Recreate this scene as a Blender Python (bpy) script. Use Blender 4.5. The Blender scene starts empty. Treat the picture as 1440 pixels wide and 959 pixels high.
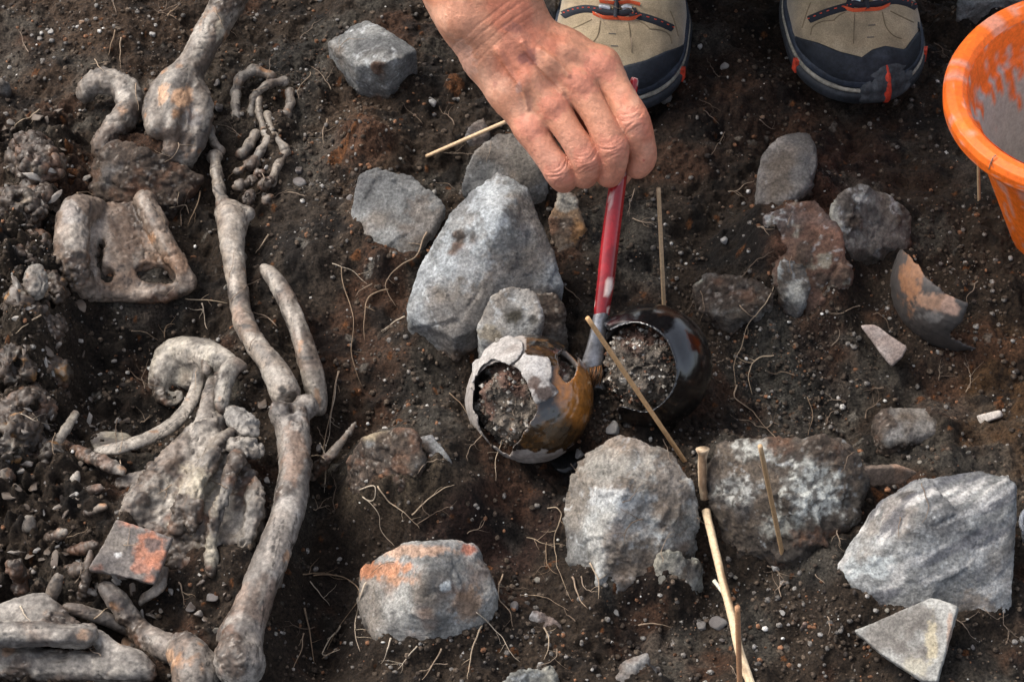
import bpy, bmesh, math, random
import numpy as np
from mathutils import Vector, Matrix

# ------------------------------------------------------------------ camera, world, sun
SC = bpy.context.scene
COL = SC.collection
PITCH = math.radians(50.0)
DIST = 2.3
PX = 0.00058                     # metres per photo pixel at the look-at point
CP, SP = math.cos(PITCH), math.sin(PITCH)
CAM = np.array([0.0, -DIST * CP, DIST * SP])
RIGHT = np.array([1.0, 0.0, 0.0]); UPV = np.array([0.0, SP, CP]); FWD = np.array([0.0, CP, -SP])
cd = bpy.data.cameras.new('camera'); cam = bpy.data.objects.new('camera', cd); COL.objects.link(cam)
cam.location = CAM; cam.rotation_euler = (math.pi / 2 - PITCH, 0, 0)
cd.sensor_width = 36.0; cd.lens = 18.0 / (720 * PX / DIST); cd.clip_start = 0.05; cd.clip_end = 500
cd.dof.use_dof = True; cd.dof.focus_distance = DIST * 0.985; cd.dof.aperture_fstop = 28.0
SC.camera = cam
SUN_EL, SUN_AZ = math.radians(52), math.radians(-62)      # azimuth from +Y, negative = towards -X
w = bpy.data.worlds.new('World'); SC.world = w; w.use_nodes = True
nt = w.node_tree; bg = nt.nodes['Background']
sky = nt.nodes.new('ShaderNodeTexSky'); sky.sky_type = 'NISHITA'; sky.sun_disc = False
sky.sun_elevation = SUN_EL; sky.sun_rotation = SUN_AZ; sky.air_density = 0.8; sky.dust_density = 4.0; sky.ozone_density = 0.6
hs = nt.nodes.new('ShaderNodeHueSaturation'); hs.inputs['Saturation'].default_value = 0.5        # thin cloud over the whole sky
nt.links.new(sky.outputs[0], hs.inputs['Color']); nt.links.new(hs.outputs[0], bg.inputs[0]); bg.inputs[1].default_value = 0.13
sl = bpy.data.lights.new('sun', 'SUN'); sl.energy = 1.2; sl.angle = math.radians(30); sl.color = (1.0, 0.94, 0.86)
so = bpy.data.objects.new('sun', sl); COL.objects.link(so)
sdir = Vector((math.sin(SUN_AZ) * math.cos(SUN_EL), math.cos(SUN_AZ) * math.cos(SUN_EL), math.sin(SUN_EL)))
so.rotation_euler = sdir.to_track_quat('Z', 'Y').to_euler(); so.location = sdir * 5
vs = SC.view_settings; vs.view_transform = 'Standard'; vs.look = 'None'; vs.gamma = 1.0; vs.exposure = 1.3
vs.use_curve_mapping = False

# ------------------------------------------------------------------ pixel <-> world
def ray(u, v):
    return FWD * DIST + RIGHT * ((u - 720) * PX) + UPV * ((479.5 - v) * PX)
def P(u, v, z=0.0):                                   # pixel on the level plane z
    d = ray(u, v); return CAM + d * ((z - CAM[2]) / d[2])
def PD(u, v, depth):                                  # pixel at a given distance along the view axis
    return CAM + ray(u, v) * (depth / DIST)
def depth_of(p): return float(np.dot(np.asarray(p) - CAM, FWD))
def scale_at(p): return PX * depth_of(p) / DIST
def proj(v):                                          # world array -> pixel arrays
    q = v - CAM; dz = q @ FWD
    return 720 + (q @ RIGHT) / dz * DIST / PX, 479.5 - (q @ UPV) / dz * DIST / PX

# ------------------------------------------------------------------ noise
def _hash(ix, iy, iz, seed):
    h = (ix.astype(np.int64) * 374761393 + iy.astype(np.int64) * 668265263 + iz.astype(np.int64) * 2147483647 + seed * 1274126177) & 0xffffffff
    h = ((h ^ (h >> 13)) * 1274126177) & 0xffffffff
    h = ((h ^ (h >> 16)) * 2246822519) & 0xffffffff
    return (h ^ (h >> 15)) & 0xffffffff
def hash01(ix, iy, iz, seed): return _hash(ix, iy, iz, seed).astype(np.float64) / 4294967295.0
def vnoise(p, seed=0):                                # smooth value noise, -1..1
    p = np.asarray(p, dtype=np.float64) + 1000.0
    i = np.floor(p).astype(np.int64); f = p - i; f = f * f * f * (f * (f * 6 - 15) + 10)
    r = 0
    for dx in (0, 1):
        wx = f[:, 0] if dx else 1 - f[:, 0]
        for dy in (0, 1):
            wy = f[:, 1] if dy else 1 - f[:, 1]
            for dz in (0, 1):
                wz = f[:, 2] if dz else 1 - f[:, 2]
                r = r + wx * wy * wz * hash01(i[:, 0] + dx, i[:, 1] + dy, i[:, 2] + dz, seed)
    return r * 2 - 1
ROT = np.array([[0.0, 0.8, 0.6], [-0.8, 0.36, -0.48], [-0.6, -0.48, 0.64]])
def fbm(p, scale, octv=4, seed=0, gain=0.5):
    q = np.asarray(p) * scale; a = 1.0; r = 0; s = 0
    for o in range(octv):
        r = r + a * vnoise(q, seed + o * 17); s += a; a *= gain; q = (q @ ROT.T) * 2.03 + 7.1
    return r / s
def sstep(a, b, x):
    t = np.clip((x - a) / (b - a), 0, 1); return t * t * (3 - 2 * t)
def cellbump(x, y, cell, seed, rmin, rmax, dens):     # a layer of rounded crumbs: height and a random id
    gx = np.floor(x / cell).astype(np.int64); gy = np.floor(y / cell).astype(np.int64)
    best = np.zeros_like(x); bid = np.zeros_like(x); zz = np.zeros_like(gx)
    for dx in (-1, 0, 1):
        for dy in (-1, 0, 1):
            a = gx + dx; b = gy + dy
            cx = (a + hash01(a, b, zz, seed)) * cell; cy = (b + hash01(a, b, zz, seed + 1)) * cell
            r = (rmin + (rmax - rmin) * hash01(a, b, zz, seed + 2) ** 2) * cell
            on = hash01(a, b, zz, seed + 3) < dens
            e = 0.65 + 0.7 * hash01(a, b, zz, seed + 5); th = hash01(a, b, zz, seed + 6) * 3.14
            ux = (x - cx) * np.cos(th) + (y - cy) * np.sin(th); uy = -(x - cx) * np.sin(th) + (y - cy) * np.cos(th)
            t1 = hash01(a, b, zz, seed + 7) - .5; t2 = hash01(a, b, zz, seed + 8) - .5; t3 = hash01(a, b, zz, seed + 9) - .5
            cap = r * (.30 + .35 * hash01(a, b, zz, seed + 10)) + 1.1 * np.minimum(t1 * ux + t2 * uy, t3 * ux - t1 * uy)
            q_ = np.abs(ux * e) ** 1.4 + np.abs(uy / e) ** 1.4
            hgt = np.where(on, np.minimum(np.sqrt(np.maximum(0, r ** 1.4 - q_) * r ** .6), np.maximum(cap, 0)), 0)
            m = hgt > best
            best = np.where(m, hgt, best); bid = np.where(m, hash01(a, b, zz, seed + 4), bid)
    return best, bid

# ------------------------------------------------------------------ materials: colour and roughness come per vertex, shaders add grain
MATS = {}
def mat(name, rough=0.85, grain=0.25, gscale=500, bump=0.3, bscale=700, spec=0.4, sss=0.0, coat=0.0, metal=0.0, color=None, rough_attr=False, bdist=0.001, sheen=0.0, mottle=0.0, mscale=80, ior=1.45):
    if name in MATS: return MATS[name]
    m = bpy.data.materials.new(name); m.use_nodes = True; MATS[name] = m
    n = m.node_tree.nodes; L = m.node_tree.links; b = n['Principled BSDF']
    tc = n.new('ShaderNodeTexCoord')
    if color is None:
        at = n.new('ShaderNodeAttribute'); at.attribute_name = 'Col'; src = at.outputs['Color']
    else:
        rg = n.new('ShaderNodeRGB'); rg.outputs[0].default_value = (*color, 1); src = rg.outputs[0]
    nz = n.new('ShaderNodeTexNoise'); nz.inputs['Scale'].default_value = gscale; nz.inputs['Detail'].default_value = 5; nz.inputs['Roughness'].default_value = 0.65
    L.new(tc.outputs['Object'], nz.inputs['Vector'])
    mr = n.new('ShaderNodeMapRange'); mr.inputs['From Min'].default_value = 0.34; mr.inputs['From Max'].default_value = 0.66
    mr.inputs['To Min'].default_value = 1 - grain; mr.inputs['To Max'].default_value = 1 + grain
    L.new(nz.outputs['Fac'], mr.inputs['Value'])
    mx = n.new('ShaderNodeVectorMath'); mx.operation = 'SCALE'
    L.new(src, mx.inputs[0]); L.new(mx.outputs[0], b.inputs['Base Color'])
    if mottle:
        n2 = n.new('ShaderNodeTexNoise'); n2.inputs['Scale'].default_value = mscale; n2.inputs['Detail'].default_value = 9; n2.inputs['Roughness'].default_value = 0.72; n2.inputs['Distortion'].default_value = 0.4
        L.new(tc.outputs['Object'], n2.inputs['Vector'])
        m2 = n.new('ShaderNodeMapRange'); m2.inputs['From Min'].default_value = 0.32; m2.inputs['From Max'].default_value = 0.68
        m2.inputs['To Min'].default_value = 1 - mottle; m2.inputs['To Max'].default_value = 1 + mottle
        L.new(n2.outputs['Fac'], m2.inputs['Value'])
        mu = n.new('ShaderNodeMath'); mu.operation = 'MULTIPLY'; L.new(mr.outputs[0], mu.inputs[0]); L.new(m2.outputs[0], mu.inputs[1]); L.new(mu.outputs[0], mx.inputs['Scale'])
    else: L.new(mr.outputs[0], mx.inputs['Scale'])
    b.inputs['IOR'].default_value = ior
    if rough_attr:
        ra = n.new('ShaderNodeAttribute'); ra.attribute_name = 'Rgh'; L.new(ra.outputs['Fac'], b.inputs['Roughness'])
    else: b.inputs['Roughness'].default_value = rough
    b.inputs['Specular IOR Level'].default_value = spec; b.inputs['Metallic'].default_value = metal
    if coat: b.inputs['Coat Weight'].default_value = coat; b.inputs['Coat Roughness'].default_value = 0.05
    if sheen: b.inputs['Sheen Weight'].default_value = sheen
    if sss:
        b.inputs['Subsurface Weight'].default_value = sss; b.inputs['Subsurface Radius'].default_value = (1.0, 0.35, 0.2); b.inputs['Subsurface Scale'].default_value = 0.0016
    if bump:
        bz = n.new('ShaderNodeTexNoise'); bz.inputs['Scale'].default_value = bscale; bz.inputs['Detail'].default_value = 6; bz.inputs['Roughness'].default_value = 0.7
        L.new(tc.outputs['Object'], bz.inputs['Vector'])
        bp = n.new('ShaderNodeBump'); bp.inputs['Strength'].default_value = bump; bp.inputs['Distance'].default_value = bdist
        L.new(bz.outputs['Fac'], bp.inputs['Height']); L.new(bp.outputs[0], b.inputs['Normal'])
    return m

# ------------------------------------------------------------------ mesh and object helpers
def make_mesh(name, v, f, m, col=None, rgh=None, smooth=True):
    me = bpy.data.meshes.new(name); v = np.asarray(v, dtype=np.float32)
    if isinstance(f, np.ndarray):
        k = f.shape[1]; n = len(f)
        me.vertices.add(len(v)); me.vertices.foreach_set('co', v.ravel())
        me.loops.add(n * k); me.loops.foreach_set('vertex_index', f.astype(np.int32).ravel())
        me.polygons.add(n); me.polygons.foreach_set('loop_start', np.arange(0, n * k, k, dtype=np.int32))
        me.update(calc_edges=True)
    else:
        me.from_pydata([tuple(map(float, q)) for q in v], [], f); me.update()
    if smooth: me.polygons.foreach_set('use_smooth', np.ones(len(me.polygons), dtype=bool))
    if col is not None:
        a = me.attributes.new('Col', 'FLOAT_COLOR', 'POINT')
        c = np.ones((len(v), 4), dtype=np.float32); c[:, :3] = np.clip(col, 0.001, 1); a.data.foreach_set('color', c.ravel())
    if rgh is not None:
        a = me.attributes.new('Rgh', 'FLOAT', 'POINT'); a.data.foreach_set('value', np.asarray(rgh, dtype=np.float32))
    me.materials.append(m)
    return me
def mk(name, v, f, m, col=None, rgh=None, root=None, smooth=True, at=None):
    v = np.asarray(v, dtype=np.float64)
    org = np.array(root.location) if root is not None and root.parent is None else (np.zeros(3) if root is None else root_org(root))
    if root is None:
        org = np.array(at) if at is not None else np.array([v[:, 0].mean(), v[:, 1].mean(), v[:, 2].min()])
    me = make_mesh(name, v - org, f, m, col, rgh, smooth)
    o = bpy.data.objects.new(name, me); COL.objects.link(o)
    if root is None: o.location = org
    else: o.parent = root
    return o
def root_org(o):
    r = np.zeros(3)
    while o is not None: r = r + np.array(o.location); o = o.parent
    return r
THINGS = []
def reg(o, label, cat, group=None, kind=None):
    if o.type == 'MESH' and cat not in ('root', 'pebble', 'person'):
        co = np.empty(len(o.data.vertices) * 3, np.float32); o.data.vertices.foreach_get('co', co); co = co.reshape(-1, 3) + np.array(o.location)
        THINGS.append((label.split(',')[0], co[:, :2].min(0), co[:, :2].max(0)))
    o['label'] = label; o['category'] = cat
    if group: o['group'] = group
    if kind: o['kind'] = kind
    return o
def nearest(p):
    best = min(THINGS, key=lambda t: float(np.linalg.norm(np.maximum(np.maximum(t[1] - p[:2], p[:2] - t[2]), 0))) + .25 * float(np.linalg.norm((t[1] + t[2]) / 2 - p[:2])))
    return ' '.join(best[0].split()[:10])
def empty(name, loc, label, cat, group=None):
    o = bpy.data.objects.new(name, None); COL.objects.link(o); o.location = loc; o.empty_display_size = 0.02
    return reg(o, label, cat, group)
def normals(v, f):
    n = np.zeros_like(v); a = v[f[:, 0]]; b = v[f[:, 1]]; c = v[f[:, 2]]; d = v[f[:, -1]]
    fn = np.cross(c - a, d - b) if f.shape[1] == 4 else np.cross(b - a, c - a)
    for k in range(f.shape[1]):
        for ax in range(3): n[:, ax] += np.bincount(f[:, k], fn[:, ax], len(v))
    return n / np.maximum(np.linalg.norm(n, axis=1, keepdims=True), 1e-12)

# ------------------------------------------------------------------ distance fields -> meshes
def smin(a, b, k):
    if k <= 0: return np.minimum(a, b)
    h = np.maximum(k - np.abs(a - b), 0) / k
    return np.minimum(a, b) - h * h * k * 0.25
class Field:
    def __init__(s, lo, hi, h):
        s.lo = np.asarray(lo, float) - 4 * h; s.h = h
        s.n = np.ceil((np.asarray(hi, float) + 4 * h - s.lo) / h).astype(int) + 1
        s.d = np.full(s.n, 0.05, dtype=np.float32)
        s.ax = [(s.lo[i] + np.arange(s.n[i]) * h).astype(np.float32) for i in range(3)]
    def block(s, lo, hi):
        a = np.clip(np.floor((lo - s.lo) / s.h).astype(int), 0, s.n); b = np.clip(np.ceil((hi - s.lo) / s.h).astype(int) + 1, 0, s.n)
        sl = tuple(slice(a[i], b[i]) for i in range(3))
        return sl, s.ax[0][sl[0]][:, None, None], s.ax[1][sl[1]][None, :, None], s.ax[2][sl[2]][None, None, :]
    def put(s, sl, d, k, op):
        c = s.d[sl]
        if c.size == 0: return
        s.d[sl] = smin(c, d, k) if op == 'u' else -smin(-c, d, k)
    def cone(s, a, b, ra, rb, k=0.004, op='u', flat=None):
        a = np.asarray(a, np.float32); b = np.asarray(b, np.float32); m = max(ra, rb) + k + 3 * s.h
        sl, X, Y, Z = s.block(np.minimum(a, b) - m, np.maximum(a, b) + m)
        ab = b - a; L = float(ab @ ab) + 1e-12
        t = np.clip(((X - a[0]) * ab[0] + (Y - a[1]) * ab[1] + (Z - a[2]) * ab[2]) / L, 0, 1)
        ex = X - a[0] - t * ab[0]; ey = Y - a[1] - t * ab[1]; ez = Z - a[2] - t * ab[2]
        s.put(sl, np.sqrt(ex * ex + ey * ey + ez * ez) - (ra + (rb - ra) * t), k, op)
    def chain(s, pts, rs, k=0.004, op='u'):
        for i in range(len(pts) - 1): s.cone(pts[i], pts[i + 1], rs[i], rs[i + 1], k, op)
    def ell(s, c, r, k=0.004, op='u', axes=None):
        c = np.asarray(c, np.float32); r = np.asarray(r, np.float32) * np.ones(3, np.float32); m = float(r.max()) + k + 3 * s.h
        sl, X, Y, Z = s.block(c - m, c + m); X = X - c[0]; Y = Y - c[1]; Z = Z - c[2]
        if axes is not None:
            A = np.asarray(axes, np.float32)
            X, Y, Z = (A[0, 0] * X + A[0, 1] * Y + A[0, 2] * Z, A[1, 0] * X + A[1, 1] * Y + A[1, 2] * Z, A[2, 0] * X + A[2, 1] * Y + A[2, 2] * Z)
        q = np.sqrt((X / r[0]) ** 2 + (Y / r[1]) ** 2 + (Z / r[2]) ** 2)
        s.put(sl, (q - 1) * float(r.min()), k, op)
    def hull(s, pts, k=0.003, edge=0.003, op='u'):
        pl = hull_planes(pts); p = np.asarray(pts)
        sl, X, Y, Z = s.block(p.min(0) - k - 3 * s.h, p.max(0) + k + 3 * s.h)
        d = None
        for n, c in pl:
            e = (n[0] * X + n[1] * Y + n[2] * Z - c).astype(np.float32)
            d = e if d is None else -smin(-d, -e, edge)
        s.put(sl, d, k, op)
    def snap(s, p, n, jag=.0016):                     # break the shape off along a ragged plane
        X, Y, Z = np.meshgrid(*s.ax, indexing='ij'); q = np.stack([X.ravel(), Y.ravel(), Z.ravel()], 1)
        e = ((q - np.asarray(p)) @ np.asarray(n) + jag * 2 * fbm(q, 180, 2, 4)).reshape(s.d.shape).astype(np.float32)
        near = ((q - np.asarray(p)) ** 2).sum(1).reshape(s.d.shape) < .022 ** 2
        s.d = np.where(near, np.maximum(s.d, e), s.d)
    def mesh(s): return surface_nets(s.d, s.lo, s.h)
def hull_planes(pts):
    bm = bmesh.new()
    for p in pts: bm.verts.new(tuple(map(float, p)))
    bmesh.ops.convex_hull(bm, input=bm.verts[:]); c0 = np.mean(np.asarray(pts), axis=0)
    out = []
    for f in bm.faces:
        if f.calc_area() < 1e-9: continue
        f.normal_update(); n = np.array(f.normal); p = np.array(f.verts[0].co); c = float(n @ p)
        if n @ c0 > c: n = -n; c = -c
        if any((n @ q[0]) > 0.999 and abs(c - q[1]) < 1e-3 for q in out): continue
        out.append((n, c))
    bm.free(); return out
CORN = [(i, j, k) for i in (0, 1) for j in (0, 1) for k in (0, 1)]
def surface_nets(d, lo, h):
    s = d < 0; n = np.array(d.shape)
    c = np.zeros(n - 1, np.uint8)
    for (i, j, k) in CORN: c += s[i:n[0] - 1 + i, j:n[1] - 1 + j, k:n[2] - 1 + k]
    I = np.argwhere((c > 0) & (c < 8)); vid = np.full(n - 1, -1, np.int32); vid[I[:, 0], I[:, 1], I[:, 2]] = np.arange(len(I))
    val = {o: d[I[:, 0] + o[0], I[:, 1] + o[1], I[:, 2] + o[2]].astype(np.float64) for o in CORN}
    acc = np.zeros((len(I), 3)); cnt = np.zeros(len(I))
    for a in CORN:
        for ax in range(3):
            if a[ax]: continue
            b = list(a); b[ax] = 1; b = tuple(b); va, vb = val[a], val[b]; m = (va < 0) != (vb < 0)
            t = np.where(m, va / np.where(m, va - vb, 1), 0)
            p = np.tile(np.array(a, float), (len(I), 1)); p[:, ax] = t
            acc += p * m[:, None]; cnt += m
    v = lo + (I + acc / cnt[:, None]) * h
    F = []
    for ax in range(3):
        o1, o2 = [(1, 2), (2, 0), (0, 1)][ax]
        A = [slice(None)] * 3; B = [slice(None)] * 3
        A[ax] = slice(0, -1); B[ax] = slice(1, None)
        for o in (o1, o2): A[o] = slice(1, -1); B[o] = slice(1, -1)
        sa, sb = s[tuple(A)], s[tuple(B)]
        E = np.argwhere(sa != sb)
        if not len(E): continue
        flip = sb[E[:, 0], E[:, 1], E[:, 2]]
        base = E.copy()
        def cell(d1, d2):
            q = base.copy(); q[:, o1] += d1; q[:, o2] += d2
            return vid[q[:, 0], q[:, 1], q[:, 2]]
        q = np.stack([cell(0, 0), cell(1, 0), cell(1, 1), cell(0, 1)], 1)
        q[flip] = q[flip][:, ::-1]; F.append(q)
    f = np.concatenate(F); f = f[(f >= 0).all(1)]
    return v, f
def relax(v, f, it=1, lam=0.5):
    e = np.concatenate([f[:, [0, 1]], f[:, [1, 2]], f[:, [2, 3]], f[:, [3, 0]]])
    cnt = np.bincount(e[:, 0], minlength=len(v)) + np.bincount(e[:, 1], minlength=len(v))
    for _ in range(it):
        a = np.zeros_like(v)
        for ax in range(3): a[:, ax] = np.bincount(e[:, 0], v[e[:, 1], ax], len(v)) + np.bincount(e[:, 1], v[e[:, 0], ax], len(v))
        v = v + lam * (a / np.maximum(cnt, 1)[:, None] - v)
    return v
def disp(v, f, layers, seed=0, lo=None):
    n = normals(v, f); a = 0
    for i, (sc, amp, oc) in enumerate(layers):
        x = fbm(v, sc, oc, seed + i * 5)
        a = a + amp * x
    return v + n * a[:, None]
def facet(p, cell, seed=0, warp=0.35):                 # chipped planes: each random cell is a tilted facet
    p = p + warp * cell * np.stack([fbm(p, .7 / cell, 2, seed + 3 + k) for k in range(3)], 1); g = np.floor(p / cell).astype(np.int64)
    best = np.full(len(p), 1e9); out = np.zeros(len(p))
    for dx in (-1, 0, 1):
        for dy in (-1, 0, 1):
            for dz in (-1, 0, 1):
                i, j, k = g[:, 0] + dx, g[:, 1] + dy, g[:, 2] + dz
                c = np.stack([i + hash01(i, j, k, seed), j + hash01(i, j, k, seed + 1), k + hash01(i, j, k, seed + 2)], 1) * cell
                r = p - c; dd = (r * r).sum(1); m = dd < best
                gr = np.stack([hash01(i, j, k, seed + 4), hash01(i, j, k, seed + 5), hash01(i, j, k, seed + 6)], 1) * 2 - 1
                val = (r * gr).sum(1) / cell + .5 * (hash01(i, j, k, seed + 7) - .5)
                best = np.where(m, dd, best); out = np.where(m, val, out)
    return out
def crust(v, f, col, amt, seed):                      # earth still sticking to a find, as raised crumbs
    hz = v[:, 2] - macro(v[:, 0], v[:, 1])
    m = sstep(.02, .20, fbm(v, 24, 4, seed + 71) + amt - .50 + .55 * (1 - sstep(-.002, .022, hz)))
    n = normals(v, f); fine = fbm(v, 300, 3, seed + 73); v = v + n * (m * (.0010 + .0022 * np.maximum(fine, -.2) + .0012 * fbm(v, 110, 2, seed + 74)))[:, None]
    sc = np.tile(np.array([.050, .036, .027]), (len(v), 1)) * (1 + .9 * fbm(v, 340, 2, seed + 75))[:, None]
    sc = mixc(sc, (.24, .21, .18), .8 * sstep(.35, .5, fbm(v, 420, 2, seed + 76))); sc = mixc(sc, (.12, .06, .035), .6 * sstep(.1, .4, fbm(v, 60, 3, seed + 77)))
    return v, col * (1 - .93 * m[:, None]) + sc * (.93 * m[:, None])
def mixc(c, b, t):
    return c * (1 - t[:, None]) + np.asarray(b) * t[:, None]
def paint(v, base, layers, seed=0, var=0.25, vs=60):
    c = np.tile(np.asarray(base, float), (len(v), 1)) * (1 + var * fbm(v, vs, 4, seed + 91))[:, None]
    for i, (colr, sc, lo, hi, amt) in enumerate(layers):
        c = mixc(c, colr, amt * sstep(lo, hi, fbm(v, sc, 4, seed + i * 13 + 3)))
    return c
def spots(c, v, lst, seed=0):                        # (u, v, ru, rv, colour, amount): stains and some painted light and shade, placed by pixel
    pu, pv = proj(v); nz = fbm(v, 120, 3, seed + 55) + .7 * fbm(v, 330, 3, seed + 57)
    for (u, y, ru, rv, colr, amt) in lst:
        r = np.sqrt(((pu - u) / ru) ** 2 + ((pv - y) / rv) ** 2) + 0.55 * nz
        c = mixc(c, colr, amt * (1 - sstep(0.6, 1.05, r)))
    return c
def spline(pts, n=6):                                 # Catmull-Rom through rows of (x, y, z, r...)
    p = np.asarray(pts, float); p = np.vstack([2 * p[0] - p[1], p, 2 * p[-1] - p[-2]]); out = []
    for i in range(1, len(p) - 2):
        for t in np.linspace(0, 1, n, endpoint=False):
            a, b, c, d = p[i - 1], p[i], p[i + 1], p[i + 2]
            out.append(0.5 * (2 * b + (c - a) * t + (2 * a - 5 * b + 4 * c - d) * t * t + (3 * b - a - 3 * c + d) * t ** 3))
    out.append(p[-2]); return np.array(out)
def tube(pts, rs, seg=8, caps=True, flat=1.0):        # swept tube -> verts, quads/ngons
    pts = np.asarray(pts, float); n = len(pts); v = []; prev = np.array([0.3, 0.2, 0.93])
    for i in range(n):
        t = pts[min(i + 1, n - 1)] - pts[max(i - 1, 0)]; t /= max(np.linalg.norm(t), 1e-9)
        a = prev - t * (prev @ t); a /= max(np.linalg.norm(a), 1e-9); prev = a; b = np.cross(t, a)
        for k in range(seg):
            an = 2 * math.pi * k / seg; v.append(pts[i] + rs[i] * (a * math.cos(an) * flat + b * math.sin(an)))
    f = [(i * seg + k, i * seg + (k + 1) % seg, (i + 1) * seg + (k + 1) % seg, (i + 1) * seg + k) for i in range(n - 1) for k in range(seg)]
    if caps: f.append(tuple(range(seg - 1, -1, -1))); f.append(tuple(range((n - 1) * seg, n * seg)))
    return np.array(v), f
def polysd(x, y, poly):                               # signed distance to a 2-D polygon
    p = np.asarray(poly, float); d = np.full(x.shape, 1e9); inside = np.zeros(x.shape, bool); n = len(p)
    for i in range(n):
        a = p[i]; b = p[(i + 1) % n]; ex, ey = b - a; wx = x - a[0]; wy = y - a[1]
        t = np.clip((wx * ex + wy * ey) / (ex * ex + ey * ey + 1e-12), 0, 1)
        d = np.minimum(d, (wx - ex * t) ** 2 + (wy - ey * t) ** 2)
        cnd = (a[1] > y) != (b[1] > y)
        inside ^= cnd & (x < (b[0] - a[0]) * (y - a[1]) / (b[1] - a[1] + 1e-12) + a[0])
    return np.where(inside, -1, 1) * np.sqrt(d)

# ------------------------------------------------------------------ the ground
# relief of the trench floor: photo u, v, half widths in photo pixels, height in metres, edge power
RELIEF = [
 (195, 520, 110, 100, -0.030, 2), (40, 420, 75, 260, 0.022, 2), (150, 40, 330, 90, 0.018, 1), (200, 235, 75, 45, 0.022, 1),
 (590, 665, 125, 75, 0.030, 2), (730, 770, 70, 75, -0.030, 1), (465, 800, 50, 150, -0.026, 1), (850, 905, 300, 45, -0.012, 1),
 (1105, 690, 140, 75, 0.022, 2), (1010, 790, 70, 60, -0.020, 1), (1180, 560, 160, 60, -0.014, 1), (1330, 560, 120, 60, -0.012, 1),
 (1120, 340, 90, 90, 0.022, 2), (700, 520, 60, 80, -0.006, 1), (835, 590, 45, 40, 0.010, 1), (400, 330, 60, 90, 0.006, 1),
 (1040, 440, 80, 40, 0.010, 1), (530, 220, 50, 50, 0.012, 2), (100, 760, 130, 80, 0.010, 1), (200, 880, 80, 30, -0.020, 1),
 (280, 440, 60, 40, -0.012, 1), (1000, 150, 160, 90, 0.006, 1), (1400, 620, 90, 120, -0.012, 1), (1120, 890, 110, 60, 0.006, 1),
 (500, 560, 60, 60, -0.012, 1), (795, 660, 40, 30, -0.016, 1), (350, 690, 60, 130, 0.012, 1), (1400, 820, 40, 120, -0.010, 1), (760, 300, 60, 60, 0.004, 1),
]
RW = []
for (u, v, ru, rv, hh, pw) in RELIEF:
    c = P(u, v); RW.append((c[0], c[1], ru * PX, rv * PX / SP, hh * 1.3, pw))
def macro(x, y):
    z = 0.0 * x
    for (cx, cy, rx, ry, hh, pw) in RW:
        q = ((x - cx) / rx) ** 2 + ((y - cy) / ry) ** 2
        z = z + hh * np.exp(-q ** pw)
    return z
def Q(u, v, h=0.0):                                   # pixel at height h above the trench floor below it
    z = h
    for _ in range(6):
        p = P(u, v, z); z = float(macro(p[0], p[1])) + h
    return P(u, v, z)

FX = np.arange(-0.50, 0.5001, 0.0015); FY = np.arange(-0.385, 0.52, 0.0015)
def stretch(a):
    st = a[1] - a[0]; o = []; x = 0; s = 0.004
    while x < 60: s *= 1.35; x += s; o.append(x)
    o = np.array(o); return np.concatenate([(a[0] - o)[::-1], a, a[-1] + o])
GX, GY = stretch(FX), stretch(FY)
gx, gy = [q.ravel() for q in np.meshgrid(GX, GY, indexing='ij')]
g3 = np.stack([gx, gy, 0 * gx], 1)
far = np.clip(1 - (np.maximum(np.abs(gx) - 0.5, np.maximum(gy - 0.52, -0.385 - gy))) / 0.6, 0, 1)
pu, pv = proj(np.stack([gx, gy, macro(gx, gy)], 1))
rg = 0.55 + 0.6 * sstep(-0.25, 0.35, fbm(g3, 11, 3, 5))                    # crumbly and smooth patches
rough_left = np.exp(-((pu - 30) / 95) ** 2) * sstep(100, 200, pv)
rg = rg + 2.2 * rough_left
b0, i0_ = cellbump(gx + .004 * fbm(g3, 60, 2, 41), gy + .004 * fbm(g3, 60, 2, 42), 0.046, 51, 0.22, 0.52, 0.38)
b1, i1 = cellbump(gx, gy, 0.020, 11, 0.20, 0.50, 0.22)
b2, i2 = cellbump(gx, gy, 0.010, 21, 0.22, 0.60, 0.45)
b3, i3 = cellbump(gx, gy, 0.0055, 31, 0.25, 0.60, 0.65)
wob = fbm(g3, 90, 3, 77)
gz = macro(gx, gy) + 0.028 * fbm(g3, 8, 3, 1) * far + 0.013 * fbm(g3, 34, 4, 2) - 0.004 * np.abs(fbm(g3, 22, 3, 6)) + rg * 0.0050 * fbm(g3, 120, 3, 3) + 0.0009 * fbm(g3, 420, 2, 4)
gz = gz + rg * far * (0.55 * b0 * sstep(-.15, .25, fbm(g3, 7, 2, 43)) + 0.55 * b1 * (0.5 + 0.5 * sstep(-.2, .3, wob)) + 0.65 * b2 + 0.55 * b3)
gz = gz - 0.0015
NXG, NYG = len(GX), len(GY)
GZ = gz.reshape(NXG, NYG)
def ground_z(x, y):
    i = int(np.clip(np.searchsorted(GX, x) - 1, 0, NXG - 2)); j = int(np.clip(np.searchsorted(GY, y) - 1, 0, NYG - 2))
    a = (x - GX[i]) / (GX[i + 1] - GX[i]); b = (y - GY[j]) / (GY[j + 1] - GY[j])
    return float((GZ[i, j] * (1 - b) + GZ[i, j + 1] * b) * (1 - a) + (GZ[i + 1, j] * (1 - b) + GZ[i + 1, j + 1] * b) * a)
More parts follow.
